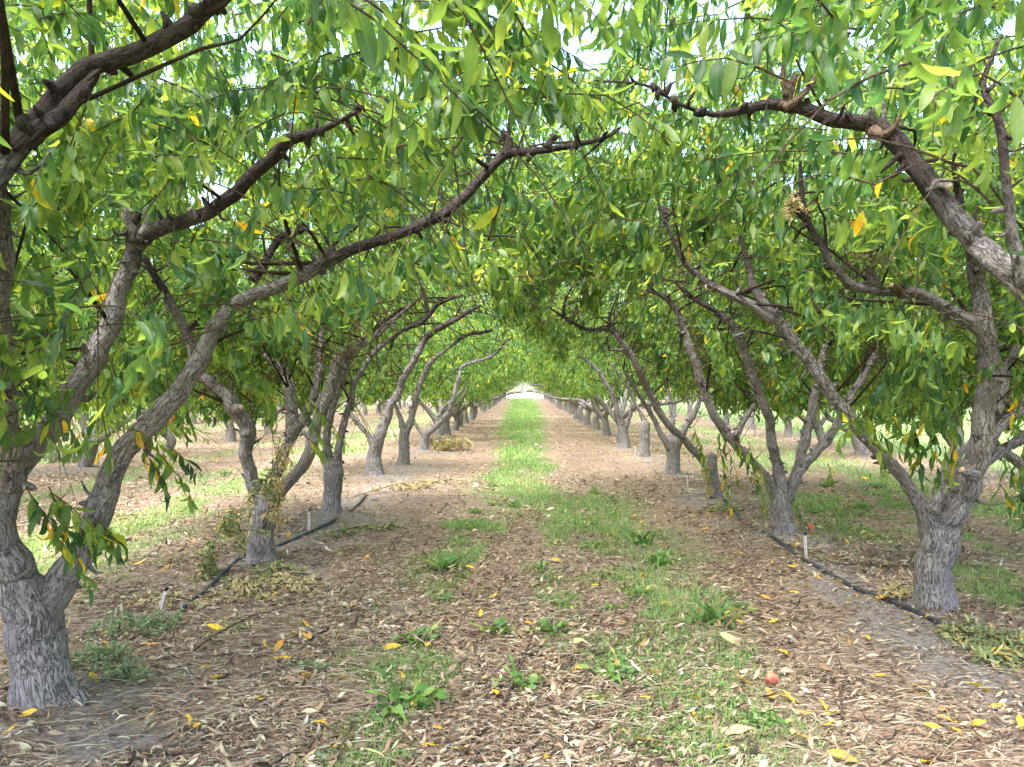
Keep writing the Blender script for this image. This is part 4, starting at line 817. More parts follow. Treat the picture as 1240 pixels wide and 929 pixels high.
weeds = [(495, 862, 1.5, 'large bushy green weed with toothed leaves at the bottom left of the lane'), (508, 778, 1.0, 'green weed tuft above the large bottom left weed'), (535, 727, 1.05, 'bright green weed on the left edge of the lane beside an orange leaf'),
         (545, 688, 1.2, 'wide green weed clump on the left edge of the lane'), (528, 690, .8, 'small weed just left of the wide clump'), (570, 640, 1.0, 'green weed up the left edge of the lane below the shaded strip'), (575, 622, .8, 'small green weed topmost of the left edge line'), (558, 660, .9, 'green weed between two clumps on the left lane edge'),
         (605, 768, .95, 'low pale green weed in the middle of the lane'), (668, 768, 1.05, 'star-shaped green weed in the middle of the lane'), (628, 832, 1.0, 'green weed in the lane right of the large bottom left weed'), (745, 820, 1.05, 'dark green broad weed lying beside pale sticks'),
         (718, 662, 1.1, 'bright green weed right of the lane middle, alone on brown litter'), (775, 660, 1.3, 'large bright green weed clump on the right of the lane'), (800, 685, 1.25, 'large weed clump below the one on the right of the lane'), (700, 636, .9, 'green weed under a yellow leaf in the upper lane'),
         (770, 722, .9, 'flat green weed on the right side of the lane'), (742, 738, .9, 'low green weed left of a flat weed on the right lane side'), (860, 752, 1.35, 'large leafy weed beside a pale yellow leaf on the right'), (622, 615, .9, 'green weed at the start of the solid grass strip'),
         (655, 690, .8, 'thin green weed amid twigs in mid lane'), (600, 590, .9, 'green weed left of the grass strip'), (680, 612, .8, 'small weed on the right side of the grass strip'), (740, 608, .9, 'dark weed right of the grass strip'), (795, 650, .7, 'little weed beside the large right clumps'),
         (600, 612, .8, 'small weed beside the grass strip, left side'), (720, 598, .8, 'weed at the right border of the grass strip'), (905, 790, .7, 'tiny weed right of the pale yellow leaf'), (560, 700, .6, 'tiny weed under the wide left clump'), (925, 875, .8, 'dim green weed near the fallen peach'),
         (230, 620, 1.0, 'green weed in the left lane seen under the leaning limb'), (270, 575, 1.0, 'green weed behind the knotted left limb'), (175, 640, .9, 'green weed in the left lane close to the leaning limb'), (1000, 590, 1.1, 'green weed behind the second right tree'), (1040, 615, 1.1, 'green weed in the right lane between two trunks'), (985, 620, 1.0, 'green weed right of the far fallen peach'), (1060, 590, 1.0, 'green weed below the long pale limb on the right')]
for i, (px, py, s, lab) in enumerate(weeds):
    x, y = G(px, py); o = link('weed', WEED[i % 5], None, (x, y, float(height(x, y)))); o.rotation_euler.z = rng.uniform(0, 6.28); o.scale = (s * 1.4,) * 3
    tag(o, lab, 'weed', 'green weeds along the lane')

# feathery grey-green weeds and cut, wilted branches
def spray_mesh(name, stems, mat, seed, tm, K, ls, up=.2, stemmat=M_TWIG, dense=1, sag=.1, r=.004):
    """stems: list of polylines in local space; leaves cling to them"""
    rg = np.random.default_rng(seed); acc = Acc()
    for st_ in stems:
        S = catmull([(*p, r * (1 - .6 * i / len(st_))) for i, p in enumerate(st_)], .03)
        V, Q_, T_, co = tube([(*p, r * (1 - .6 * i / len(st_))) for i, p in enumerate(st_)], 5, .05)
        acc.add(V, Q_, T_, 1, lv=np.zeros(len(V)), mr=np.ones(len(V)), bark_co=co, high=np.zeros(len(V)))
        k = int(K * dense * 1.8); i = rg.integers(0, len(S), k); O = S[i, :3] + rg.normal(0, .006, (k, 3))
        D = unit(rg.normal(0, 1, (k, 3)) * np.array([1, 1, .5]) + np.array([0, 0, up])); Nn = unit(rg.normal(0, 1, (k, 3)) + np.array([0, 0, .6]))
        place(acc, tm, O, D, Nn, rg.uniform(.6, 1.2, k) * ls, np.clip(rg.normal(.45, .25, k), 0, 1), rg)
    return acc.mesh(name, [mat, stemmat], TY)
def bush(px, py, w, d, h, mat, seed, ns, K, ls, label, cat, name='feathery_weed', tm=T_MID, up=.6):
    x, y = G(px, py); rg = np.random.default_rng(seed); st_ = []
    for _ in range(ns):
        a, b = rg.uniform(-w, w), rg.uniform(-d, d)
        st_.append([(a, b, .0), (a + rg.normal(0, .03), b + rg.normal(0, .03), h * .5 * rg.uniform(.5, 1)), (a + rg.normal(0, .06), b + rg.normal(0, .05), h * rg.uniform(.6, 1))])
    o = link(name, spray_mesh(name, st_, mat, seed, tm, K, ls, up, r=.0025), None, (x, y, float(height(x, y)))); tag(o, label, cat); return o
bush(160, 775, .22, .13, .11, M_FEATH, 1, 34, 34, .028, 'grey green feathery weed mat behind the nearest left trunk base', 'weed')
bush(118, 815, .12, .10, .10, M_FEATH, 2, 20, 34, .03, 'dark grey green feathery weed against the nearest left trunk base', 'weed')
bush(145, 838, .09, .06, .08, M_FEATH, 3, 12, 34, .03, 'small feathery weed right of the nearest left trunk foot', 'weed')
bush(370, 815, .07, .05, .05, M_FEATH, 4, 10, 26, .022, 'tiny grey green weed right of the bright yellow leaf', 'weed')
bush(55, 560, .7, .5, .35, M_FEATH, 9, 34, 40, .07, 'bushy green undergrowth around an outer left tree', 'undergrowth', 'undergrowth')
def lying(px0, py0, px1, py1, nside, mat, seed, ls, K, label, name='wilted_branch', rise=.05, spread=.16, tm=T_DRY, up=.1, r=.006, cat='cut branch'):
    x0, y0 = G(px0, py0); x1, y1 = G(px1, py1); rg = np.random.default_rng(seed)
    bx, by = x0, y0; z0 = float(height(bx, by)); D = np.array([x1 - x0, y1 - y0, 0.]); Ln = np.linalg.norm(D); D /= Ln; S = np.array([-D[1], D[0], 0])
    zl = lambda q: float(height(bx + q[0], by + q[1])) - z0
    main = [D * Ln * t + S * rg.normal(0, .015) + np.array([0, 0, rise * math.sin(3.1 * t) + .012]) for t in np.linspace(0, 1, 6)]
    st_ = [[tuple(q + np.array([0, 0, zl(q)])) for q in main]]
    for i in range(nside):
        t = rg.uniform(.05, .95); p0 = D * Ln * t; sg = rg.choice([-1, 1]); ln = rg.uniform(.5, 1) * spread
        qs = [p0 + (D * .6 + S * sg).dot(1) * ln * u + np.array([0, 0, rise * .8 * rg.random() + .01]) for u in (0, .5, 1)]
        st_.append([tuple(q + np.array([0, 0, zl(q)])) for q in qs])
    o = link(name, spray_mesh(name, st_, mat, seed, tm, K, ls, up, r=r), None, (bx, by, z0)); tag(o, label, cat, 'pruned branches lying on the ground'); return o
lying(1128, 775, 1260, 800, 14, M_WILT, 31, .075, 20, 'wilted grey green peach branch lying below the nearest right trunk', spread=.22, rise=.05)
lying(1165, 805, 1260, 812, 8, M_WILT, 32, .08, 16, 'wilted branch end at the right edge, in front of the other wilted branch', spread=.2, rise=.04)
lying(250, 735, 400, 712, 16, M_DRYY, 33, .06, 24, 'yellow withered branch with dense leaves lying between the first two left trees', spread=.26, rise=.05)
lying(262, 728, 350, 700, 9, M_WILT, 34, .06, 20, 'grey green wilted branch beside the black hose, behind the yellow withered one', spread=.2, rise=.05)
lying(150, 735, 245, 745, 7, M_DRYY, 35, .06, 16, 'tan withered branch lying across the first white stake', spread=.16, rise=.04)
lying(225, 800, 330, 745, 5, M_WILT, 36, .05, 10, 'thin grey branch lying on litter left of the lane', spread=.12, rise=.03)
lying(385, 655, 470, 640, 9, M_WILT, 37, .07, 18, 'dull green wilted branch lying right of the third left trunk', spread=.25, rise=.05)
lying(430, 605, 545, 585, 12, M_DRYY, 38, .08, 22, 'yellowish withered brush lying below the fourth left tree', spread=.35, rise=.08)
lying(1070, 742, 1110, 725, 6, M_DRYY, 39, .06, 16, 'bright yellow dry leaves on a twig against the nearest right trunk', spread=.1, rise=.08, up=.5)
lying(840, 625, 885, 618, 6, M_WILT, 40, .07, 16, 'wilted green branch at the foot of the third right tree', spread=.25, rise=.08)
lying(940, 665, 1020, 690, 3, M_WILT, 41, .05, 6, 'thin wilted twig beside the black hose on the right', spread=.1, rise=.02)
lying(1045, 655, 1065, 650, 4, M_WILT, 42, .06, 16, 'small wilted green sprig lying between the first two right trees', spread=.12, rise=.03)
lying(515, 548, 560, 545, 16, M_DRYY, 43, .12, 30, 'heap of yellow dry brush beside the low forked left tree', name='dry_brush', spread=.35, rise=.32, up=.3, cat='dry brush')
lying(90, 655, 160, 625, 8, M_DRYY, 44, .07, 14, 'withered tan branch on the ground behind the leaning left limb', spread=.3, rise=.04)
# branch hung up in the fork of the second left tree, trailing to the ground
def hanging(pts, mat, seed, ls, K, label, up=-.5, side=8, spread=.12):
    rg = np.random.default_rng(seed); p0 = np.array(P(*pts[0])); L_ = [tuple(np.array(P(*q)) - p0) for q in pts]; st_ = [L_]
    for _ in range(side):
        t = rg.integers(1, len(L_)); q = np.array(L_[t]) * .6 + np.array(L_[t - 1]) * .4
        st_.append([tuple(q), tuple(q + rg.normal(0, spread * .4, 3) + np.array([0, 0, -spread * .5])), tuple(q + rg.normal(0, spread * .6, 3) + np.array([0, 0, -spread]))])
    o = link('hanging_branch', spray_mesh('hanging_branch', st_, mat, seed, T_DRY, K, ls, up, r=.004), None, tuple(p0)); tag(o, label, 'cut branch'); return o
hanging([(330, 555, 6.15), (325, 580, 6.1), (300, 605, 6.0), (270, 640, 5.95), (248, 672, 5.95), (238, 690, 5.9)], M_WILT, 51, .07, 42, 'long wilted pale green branch caught in the second left tree and trailing to the ground', side=14, spread=.16)
hanging([(338, 530, 6.2), (334, 560, 6.15), (338, 600, 6.15), (330, 630, 6.15)], M_DRYY, 52, .06, 34, 'yellow dry sprig stuck in the fork of the second left tree', side=8)
hanging([(853, 552, 10.05), (855, 575, 10.05), (857, 600, 10.05), (855, 612, 10.0)], M_DRYY, 53, .07, 50, 'dry yellow leaves hanging down the bark of the third right tree', side=4, spread=.06)
hanging([(960, 235, 4.72), (955, 250, 4.7), (958, 268, 4.68)], M_DRYY, 54, .05, 26, 'brown shrivelled leaf clump on the limb end of the nearest right tree', side=4, spread=.06)
hanging([(1090, 215, 4.75), (1075, 260, 4.72), (1062, 290, 4.7), (1050, 318, 4.7)], M_WILT, 55, .04, 60, 'grey wilted branchlet hung in the top of the nearest right tree', side=12, spread=.12)
hanging([(432, 360, 6.2), (428, 385, 6.2), (425, 400, 6.2)], M_WILT, 56, .035, 70, 'grey shrivelled spray in the crown of the second left tree', side=8, spread=.14)

# ------------------------------------------------------------------ drip lines, stakes, fruit
def hose(pts, label, parts=()):
    P3 = [(x, y, float(height(x, y)) + .016 + dz) for x, y, dz in pts]; b = P3[0]
    V, Q_, T_, co = tube([(x - b[0], y - b[1], z - b[2], .0165) for x, y, z in P3], 12, .05)
    me = mesh_np('drip_hose', V, Q_, T_, None, [M_HOSE]); o = link('drip_hose', me, None, b); tag(o, label, 'hose', 'irrigation hoses along the rows'); return o
hl = hose([(-3.4, 2.6, 0), (-2.75, 3.5, 0), (-2.55, 3.95, 0), (-2.42, 4.5, -.03), (-2.34, 4.95, .0), (-2.36, 5.5, .0), (-2.41, 6.1, .0), (-2.44, 6.5, .0), (-2.38, 7.0, 0), (-2.25, 7.8, 0), (-2.15, 8.4, 0), (-2.1, 9.2, 0), (-2.2, 10.5, 0)], 'black irrigation hose running past the left row of trunks')
hr_ = hose([(2.72, 4.55, -.02), (2.66, 4.8, .0), (2.58, 5.2, .0), (2.54, 5.65, 0), (2.53, 6.3, 0), (2.50, 6.75, 0), (2.47, 7.4, 0), (2.48, 8.3, 0), (2.62, 9.2, 0), (2.7, 10., 0)], 'black irrigation hose running past the right row of trunks')
def ring_on(root, x, y, mat, name, L_=.07, r=.021, d=(0, 1)):
    b = root.location; z = float(height(x, y)) + .018
    V, Q_, T_, co = tube([(x - b.x - d[0] * L_ / 2, y - b.y - d[1] * L_ / 2, z - b.z, r), (x - b.x + d[0] * L_ / 2, y - b.y + d[1] * L_ / 2, z - b.z, r)], 14, .02)
    link(name, mesh_np(name, V, Q_, T_, None, [mat]), root)
ring_on(hr_, 2.575, 5.24, M_BLACK, 'hose_coupling'); ring_on(hl, -2.35, 5.6, M_BLACK, 'hose_coupling')
ring_on(hr_, 2.64, 4.88, M_YELLOW, 'hose_band', .012, .0185)
def stake(px, py, h, lean, label):
    x, y = G(px, py); z = float(height(x, y)); root = empty('irrigation_stake', (x, y, z)); tag(root, label, 'stake', 'white stakes beside the hoses')
    V, Q_, T_, co = tube([(0, 0, -.03, .011), (lean * .5, .0, h * .5, .008), (lean, 0, h, .007)], 10, .03)
    Vb, Qb, Tb, _ = tube([(-.016, 0, .0, .004), (lean - .016, 0, h * .95, .004)], 6, .03); 
    acc = Acc(); acc.add(V, Q_, T_, 0); acc.add(Vb, Qb, Tb, 0); me = acc.mesh('stem', [M_STAKE], {}); link('stem', me, root)
    V, Q_, T_, co = tube([(lean - .004, 0, h - .004, .007), (lean, 0, h + .008, .012), (lean, 0, h + .018, .012), (lean, 0, h + .024, .006)], 12, .008); link('emitter', mesh_np('emitter', V, Q_, T_, None, [M_BLACK]), root)
stake(191, 750, .15, .045, 'short pinkish leaning stake with black tip beside the left hose, nearest one')
stake(374, 647, .22, .0, 'thin upright pinkish stake between the second and third left trees')
stake(975, 681, .22, -.01, 'upright white stake with black tip beside the right hose in front of the fallen peach')
stake(883, 611, .18, -.01, 'small white stake at the third right tree')
stake(476, 578, .26, .0, 'small white stake at the foot of the fourth and fifth left trees')
stake(832, 592, .2, .0, 'small white stake right of the fourth right trunk')
stake(769, 556, .22, .0, 'tiny white stake left of the post-like right trunk')
x, y = G(205, 760); V, Q_, T_, co = tube([(-.05, 0, 0, .018), (-.03, .0, .006, .026), (.0, .0, .008, .032), (.035, .01, .008, .03), (.055, .02, .004, .012)], 14, .012, .12, 3)
tag(link('clod', mesh_np('clod', V, Q_, T_, None, [M_CLOD]), None, (x, y, float(height(x, y)) + .02)), 'rounded brown clod at the hose end beside the leaning stake', 'clod')

def peach(px, py, r, label):
    x, y = G(px, py); nu, nv = 28, 18; V = []
    for i in range(nv + 1):
        ph = math.pi * i / nv
        for j in range(nu):
            th = 2 * math.pi * j / nu; q = r * (1 - .10 * math.exp(-(min(th, 2 * math.pi - th) / .22) ** 2) * math.sin(ph) - .22 * math.exp(-(ph / .35) ** 2))
            V.append((q * math.sin(ph) * math.cos(th), q * math.sin(ph) * math.sin(th), q * .94 * math.cos(ph)))
    idx = np.arange((nv + 1) * nu).reshape(nv + 1, nu); Q_ = np.stack([idx[:-1], idx[1:], np.roll(idx, -1, 1)[1:], np.roll(idx, -1, 1)[:-1]], -1).reshape(-1, 4)
    m = M_PEACH; o = link('peach', mesh_np('peach', V, Q_, None, None, [m]), None, (x, y, float(height(x, y)) + r * .9)); o.rotation_euler = (.7, .4, px); tag(o, label, 'peach', 'fallen peaches')
    V, Q_, T_, co = tube([(0, 0, r * .66, .0028), (.001, 0, r * .82, .0022)], 6, .005); link('stalk', mesh_np('stalk', V, Q_, T_, dict(bark_co=('FLOAT_VECTOR', co), high=('FLOAT', np.zeros(len(V)))), [M_TWIG]), o)
M_PEACH = plain('peach_skin', (.40, .03, .045), (.66, .26, .13), 38, .75, .15, .2)
peach(933, 823, .034, 'red fallen peach on the litter at the lower right, the near one')
peach(980, 644, .038, 'red fallen peach beside the trunk of the second right tree, the far one')

# larger sticks one can tell apart
sticks = [((610, 860), (650, 762), .009, 'dark reddish stick lying up the middle of the lane'), ((540, 772), (620, 786), .0035, 'thin pale straight stick across the left of the lane'), ((325, 786), (435, 790), .006, 'long brown stick lying level on the left litter'), ((300, 830), (395, 800), .006, 'grey brown stick on the left litter below the level one'),
          ((395, 875), (392, 830), .006, 'short reddish stick pointing away from the camera at the left'), ((150, 922), (250, 926), .012, 'thick red brown stick at the bottom left edge'), ((660, 805), (760, 782), .004, 'bent pale stick in the lane right of the middle'), ((800, 815), (860, 835), .004, 'pale branching stick on the right of the lane'), ((1018, 870), (1017, 800), .007, 'upright brown stick pointing away at the lower right'), ((1110, 922), (1240, 890), .008, 'long reddish stick at the bottom right edge'),
          ((1025, 688), (1105, 690), .016, 'thick red bark strip lying left of the nearest right trunk'), ((1035, 722), (1078, 736), .009, 'curved brown stick on the right hose'), ((1170, 752), (1205, 748), .012, 'short brown stick right of the nearest right trunk'), ((470, 700), (400, 708), .004, 'thin dark stick left of the weed line'), ((765, 900), (820, 908), .005, 'grey stick at the bottom of the lane'),
          ((560, 900), (600, 880), .004, 'short tan stick at the bottom of the lane'), ((1000, 830), (1090, 862), .004, 'pale straw stick at the lower right'), ((680, 916), (740, 870), .005, 'tan stick pointing up the lane at the bottom'), ((95, 640), (30, 655), .007, 'grey stick behind the nearest left trunk'), ((250, 770), (370, 735), .006, 'long grey stick across the yellow withered branch'), ((850, 700), (905, 690), .005, 'pale stick left of the right hose'), ((430, 920), (520, 905), .004, 'pale thin stick at the bottom left of the lane')]
for i, (a, b_, r, lab) in enumerate(sticks):
    x0, y0 = G(*a); x1, y1 = G(*b_); rg = np.random.default_rng(600 + i); z0 = float(height(x0, y0)); pts = []
    for t in np.linspace(0, 1, 6):
        x = x0 + (x1 - x0) * t + rg.normal(0, .008); y = y0 + (y1 - y0) * t + rg.normal(0, .008); pts.append((x - x0, y - y0, float(height(x, y)) - z0 + .022 + rg.random() * .012, r * (1 - .45 * t)))
    V, Q_, T_, co = tube(pts, 8, .02, .15, i); acc = Acc(); acc.add(V, Q_, T_, 0, bark_co=co, high=np.zeros(len(V)))
    for _ in range(rg.integers(0, 3)):
        p = np.array(pts[rg.integers(1, 5)][:3]); dv = unit(np.array([x1 - x0, y1 - y0, 0.]) + rg.normal(0, .3, 3) * np.array([1, 1, .2])) * rg.uniform(.05, .14)
        V, Q_, T_, co = tube([(*p, r * .5), (*(p + dv * .5 + [0, 0, .01]), r * .4), (*(p + dv), r * .2)], 6, .03); acc.add(V, Q_, T_, 0, bark_co=co, high=np.zeros(len(V)))
    tag(link('stick', acc.mesh('stick', [M_FRESH], TY), None, (x0, y0, z0)), lab, 'stick')

# yellow leaves: the ones the photo shows one by one
T_FALL = [leaf_template(7, w, c, f, tw, wv) for w, c, f, tw, wv in ((.30, .5, .25, .3, .25), (.26, 1.1, .3, -.5, .3), (.33, -.6, .2, .2, .2), (.28, 1.8, .4, .6, .3), (.36, .3, .15, -.2, .15), (.24, -1.3, .5, .8, .4))]
def fall_mesh(k, lvv, mat):
    acc = Acc(); place(acc, [T_FALL[k]], np.array([[-.5, 0, 0.]]), np.array([[1., 0, 0]]), np.array([[0, 0, 1.]]), np.array([1.]), np.array([lvv]), rng)
    return acc.mesh('fallen_leaf', [mat], TY)
FALL = [[fall_mesh(k, v, M_YELLOW) for v in (.15, .35, .55, .78)] for k in range(6)]
FALLP = [fall_mesh(k, .98, M_YELLOW) for k in range(6)]
def fallen(px, py, L_, label, lv=1, ang=None, group=None, pale=False, k=None):
    x, y = G(px, py); k = rng.integers(6) if k is None else k
    o = link('fallen_leaf', FALLP[k] if pale else FALL[k][lv], None, (x, y, float(height(x, y)) + .034)); o.scale = (L_ * 1.2,) * 3
    o.rotation_euler = (rng.normal(0, .3), rng.normal(0, .2), rng.uniform(0, 6.28) if ang is None else ang); tag(o, label, 'leaf', group)
named = [(343, 806, .11, 'bright yellow domed leaf alone on the left litter', 0, 0, False, 4), (180, 797, .07, 'orange leaf on grey soil right of the nearest left trunk', 3, 0, False, None), (187, 863, .08, 'orange leaf on bare soil in the lower left', 3, .2, False, 4), (8, 915, .06, 'tan leaf in the bottom left corner', 2, 1, False, None),
         (453, 822, .08, 'curled yellow leaf left of the large weed', 1, 1.1, False, 3), (385, 884, .11, 'twisted yellow leaf pair, upper one, lower left', 0, 2.4, False, 1), (415, 897, .13, 'long pale yellow leaf lying at the lower left', 1, .35, True, 1), (386, 897, .07, 'small yellow leaf touching the twisted yellow leaf', 0, .5, False, None), (413, 917, .09, 'orange leaf at the bottom left of the lane', 2, .2, False, None),
         (475, 790, .09, 'orange yellow leaf above the large weed', 2, .1, False, None), (340, 740, .0, '', 0, 0, False, None), (563, 917, .11, 'yellow leaf at the bottom edge of the lane, left one', 0, .7, False, 0), (522, 912, .07, 'small yellow leaf left of the one at the bottom edge', 1, 0, False, None), (778, 901, .12, 'yellow leaf with brown patches at the bottom of the lane', 1, -.3, False, 4), (668, 920, .09, 'folded orange yellow leaf at the bottom middle', 2, .8, False, 3),
         (868, 875, .10, 'bright yellow curled leaf at the lower right', 0, -.5, False, 1), (891, 888, .13, 'cream coloured large leaf beside the bright yellow curled one', 1, 0, True, 4), (880, 906, .09, 'ochre leaf under the cream coloured leaf', 1, .1, False, 3), (885, 778, .13, 'large pale yellow flat leaf near the right leafy weed', 0, -.5, True, 4), (840, 845, .10, 'yellow leaf standing on edge in grass', 0, 1.9, False, 3), (808, 733, .10, 'bright yellow folded leaf right of the lane middle', 0, -.7, False, 3), (800, 738, .08, 'yellow leaf touching the folded bright one', 1, 0, False, None), (755, 757, .07, 'yellow leaf beside grass in the right of the lane', 1, .2, False, None), (866, 768, .06, 'small yellow leaf under the right leafy weed', 0, 2., False, None),
         (718, 853, .07, 'pale leaf in the middle of the litter', 1, 0, True, None), (778, 783, .06, 'orange leaf in the lane above pale sticks', 3, 1., False, None), (793, 818, .08, 'orange leaf in grass right of the lane middle', 3, .3, False, None), (722, 713, .07, 'yellow leaf in the upper middle of the lane', 1, 0, False, None), (676, 702, .10, 'cluster-like bent yellow leaf in mid lane', 1, .8, False, 3), (600, 727, .08, 'yellow leaf left of the lane middle', 1, 0, False, None), (582, 750, .07, 'upright yellow leaf left of the lane middle', 0, 1.57, False, None), (590, 657, .10, 'bright yellow leaf on the left of the upper lane', 0, .1, False, 4), (571, 689, .09, 'yellow leaf beside the wide left weed', 0, 0, False, None), (556, 710, .05, 'small yellow leaf near the left weeds', 0, 1., False, None),
         (506, 628, .09, 'yellow leaf on the left litter beyond the weeds', 1, .6, False, None), (700, 640, .08, 'yellow leaf under the weed in the upper lane', 1, .2, False, None), (950, 793, .08, 'yellow leaf right of the large pale leaf', 0, .1, False, 0), (935, 757, .07, 'bright yellow leaf on the right litter', 0, .4, False, None), (943, 743, .06, 'yellow leaf above the bright one on the right litter', 1, 0, False, None), (1010, 862, .13, 'long curved yellow leaf lying on the lower right litter', 0, .25, False, 1), (1062, 823, .10, 'olive yellow leaf on the right litter', 1, -.2, False, None), (1183, 838, .13, 'bright yellow elongated leaf near the wilted branch', 0, -.1, False, 1), (1210, 862, .12, 'orange tan leaf at the lower right', 3, 0, False, None), (1122, 922, .12, 'pale yellow leaf at the bottom right', 1, .6, False, None), (1020, 920, .12, 'brown orange leaf at the bottom right', 3, -.1, False, 4), (1099, 758, .05, 'small yellow leaf touching the right hose', 0, 1.4, False, None),
         (1065, 738, .09, 'yellow orange leaf beside the right hose', 2, .2, False, None), (960, 888, .09, 'pale leaf in the lower right grass', 1, 1., True, None), (1128, 805, .0, '', 0, 0, False, None), (970, 868, .08, 'orange leaf left of the curved yellow leaf', 3, 0, False, None), (128, 795, .10, 'yellow leaf between grey green weeds at the left trunk', 0, -.5, False, 1), (175, 845, .0, '', 0, 0, False, None), (110, 846, .08, 'yellow leaf at the foot of the nearest left trunk', 1, -.6, False, None), (249, 692, .0, '', 0, 0, False, None), (143, 680, .08, 'yellow leaf in the left lane behind the leaning limb', 0, 0, False, None), (220, 832, .08, 'yellow thin leaf left of the withered branch', 0, -.2, False, 1), (250, 818, .07, 'yellow leaf above the thin one at the left', 0, .6, False, None), (985, 655, .09, 'yellow leaf right of the far fallen peach', 0, 0, False, None), (1055, 650, .11, 'bright yellow leaf between the first two right trees', 0, -.5, False, None), (965, 668, .08, 'yellow leaf left of the white stake', 0, .5, False, None), (895, 675, .10, 'yellow leaf left of the right hose', 1, 0, False, None), (958, 695, .08, 'yellow leaf below the right hose', 0, 0, False, None), (1045, 582, .12, 'yellow leaf in the grass right of the second right tree', 0, 0, False, None), (1030, 602, .1, 'yellow leaf on the right lane litter', 0, 0, False, None)]
for px, py, L_, lab, lv, ang, pale, k in named:
    if L_ > 0: fallen(px, py, L_, lab, lv, ang, 'yellow leaves on the ground', pale, k)
cnt = 0
while cnt < 190:
    y = 3.3 * (16 / 3.3) ** rng.random(); x = rng.uniform(-.69, .69) * y
    px, py = CX + x / y * F, CY + EYE / y * F
    if min(abs(px - q[0]) + abs(py - q[1]) for q in named) < 18 or abs(x) > 6.5: continue
    fallen(px, py, rng.uniform(.05, .10), 'small yellow peach leaf fallen on the brown litter', int(rng.integers(4)), None, 'small scattered yellow leaves'); cnt += 1
# beyond sixteen metres the yellow leaves cannot be told apart
acc = Acc(); rg = np.random.default_rng(77); k = 2300; y = 14 * (60 / 14) ** rg.random(k); x = rg.uniform(-1, 1, k) * np.minimum(y * .7, 9)
place(acc, T_MID, np.stack([x, y, height(x, y) + .05], 1), np.stack([rg.normal(0, 1, k), rg.normal(0, 1, k), rg.normal(0, .15, k)], 1), np.stack([rg.normal(0, .3, k), rg.normal(0, .3, k), np.ones(k)], 1), rg.uniform(.05, .085, k), rg.random(k) * .8, rg)
tag(link('yellow_leaf_litter', acc.mesh('yellow_leaf_litter', [M_YELLOW], TY)), 'scatter of yellow leaves on the far part of the lanes', 'leaves', kind='stuff')

# ------------------------------------------------------------------ far trees beyond the orchard
def far_tree(seed, w, h):
    rg = np.random.default_rng(seed); acc = Acc()
    n_ = 3200; cl = rg.normal(0, 1, (26, 3)) * np.array([w * .33, w * .33, h * .2]) + np.array([0, 0, h * .58])
    i = rg.integers(0, 26, n_); p = cl[i] + rg.normal(0, 1, (n_, 3)) * w * .11; p[:, 2] = np.maximum(p[:, 2], h * .08)
    place(acc, T_LOW, p, rg.normal(0, 1, (n_, 3)) + np.array([0, 0, -.4]), rg.normal(0, 1, (n_, 3)) + np.array([0, 0, 1.]), rg.uniform(.4, .8, n_) * w * .07, np.clip(rg.normal(.45, .25, n_), 0, .9), rg)
    V, Q_, T_, co = tube([(0, 0, -.2, w * .05), (.1, 0, h * .3, w * .04), (0, .1, h * .6, w * .02)], 10, .4)
    tm = mesh_np('trunk', V, Q_, T_, dict(bark_co=('FLOAT_VECTOR', co), high=('FLOAT', np.zeros(len(V)))), [M_BARK])
    return tm, acc.mesh('crown', [M_LEAF], TY)
FT = [far_tree(i, 8., 6.5) for i in range(3)]
pos = [(x, 185 + rng.normal(0, 8)) for x in np.arange(-60, 61, 7.5)] + [(48 + rng.normal(0, 3), y) for y in np.arange(20, 170, 9)] + [(-62 + rng.normal(0, 3), y) for y in np.arange(40, 170, 12)]
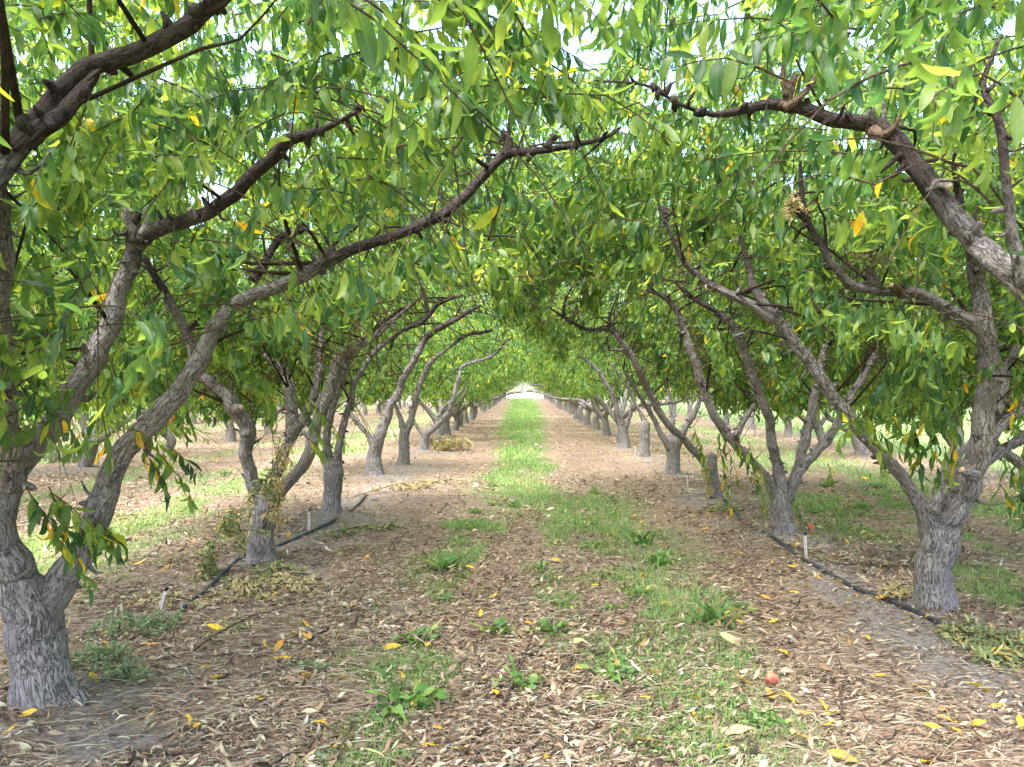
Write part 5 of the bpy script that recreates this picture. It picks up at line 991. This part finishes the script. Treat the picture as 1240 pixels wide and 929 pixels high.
for i, (x, y) in enumerate(pos):
    r_ = empty('tree', (x, y, 0)); s = rng.uniform(.8, 1.35); r_.scale = (s, s, s * rng.uniform(.9, 1.15)); r_.rotation_euler.z = rng.uniform(0, 6.28)
    side = 'across the road at the end of the lane' if y > 165 else ('beyond the grass field to the right' if x > 0 else 'far beyond the rows to the left')
    tag(r_, f'round bushy tree far away {side}', 'tree', f'far trees {side}')
    tm, cm = FT[i % 3]; link('trunk', tm, r_); link('crown', cm, r_)

# ------------------------------------------------------------------ light, sky, camera
EL, AZ = R(66), R(-140)                              # high veiled sun, behind the camera to the left
w = bpy.data.worlds.new('World'); scene.world = w; w.use_nodes = True; nt = w.node_tree
bg = nt.nodes['Background']; sky = nt.nodes.new('ShaderNodeTexSky'); sky.sky_type = 'NISHITA'; sky.sun_disc = False
sky.sun_elevation = EL; sky.sun_rotation = AZ; sky.dust_density = 2.5; sky.air_density = 1.0; sky.ozone_density = 1.0
nt.links.new(sky.outputs[0], bg.inputs[0]); bg.inputs[1].default_value = .15
sd = bpy.data.lights.new('sun', 'SUN'); sd.energy = 3.0; sd.angle = R(38); sd.color = (1., .975, .945)
so = bpy.data.objects.new('sun', sd); col.objects.link(so)
dv = Vector((math.sin(AZ) * math.cos(EL), math.cos(AZ) * math.cos(EL), math.sin(EL)))
so.rotation_euler = dv.to_track_quat('Z', 'Y').to_euler(); so.location = (0, 0, 30)
cd = bpy.data.cameras.new('camera'); cd.sensor_width = 36; cd.lens = 36 * F / 1240; cd.clip_end = 3000; cd.clip_start = .05
co_ = bpy.data.objects.new('camera', cd); col.objects.link(co_); co_.location = (0, 0, EYE)
co_.rotation_euler = (R(90) + math.atan((CY - 464.5) / F), 0, math.atan((CX - 620) / F)); scene.camera = co_
vs = scene.view_settings; vs.view_transform = 'Standard'; vs.look = 'None'; vs.exposure = 2.68; vs.gamma = 1
c = scene.cycles; c.max_bounces = 6; c.diffuse_bounces = 4; c.glossy_bounces = 2; c.transmission_bounces = 4; c.transparent_max_bounces = 4
c.use_denoising = True; c.denoiser = 'OPENIMAGEDENOISE'; c.caustics_reflective = False; c.caustics_refractive = False
c.use_adaptive_sampling = True; c.adaptive_threshold = .02; c.sample_clamp_indirect = 6
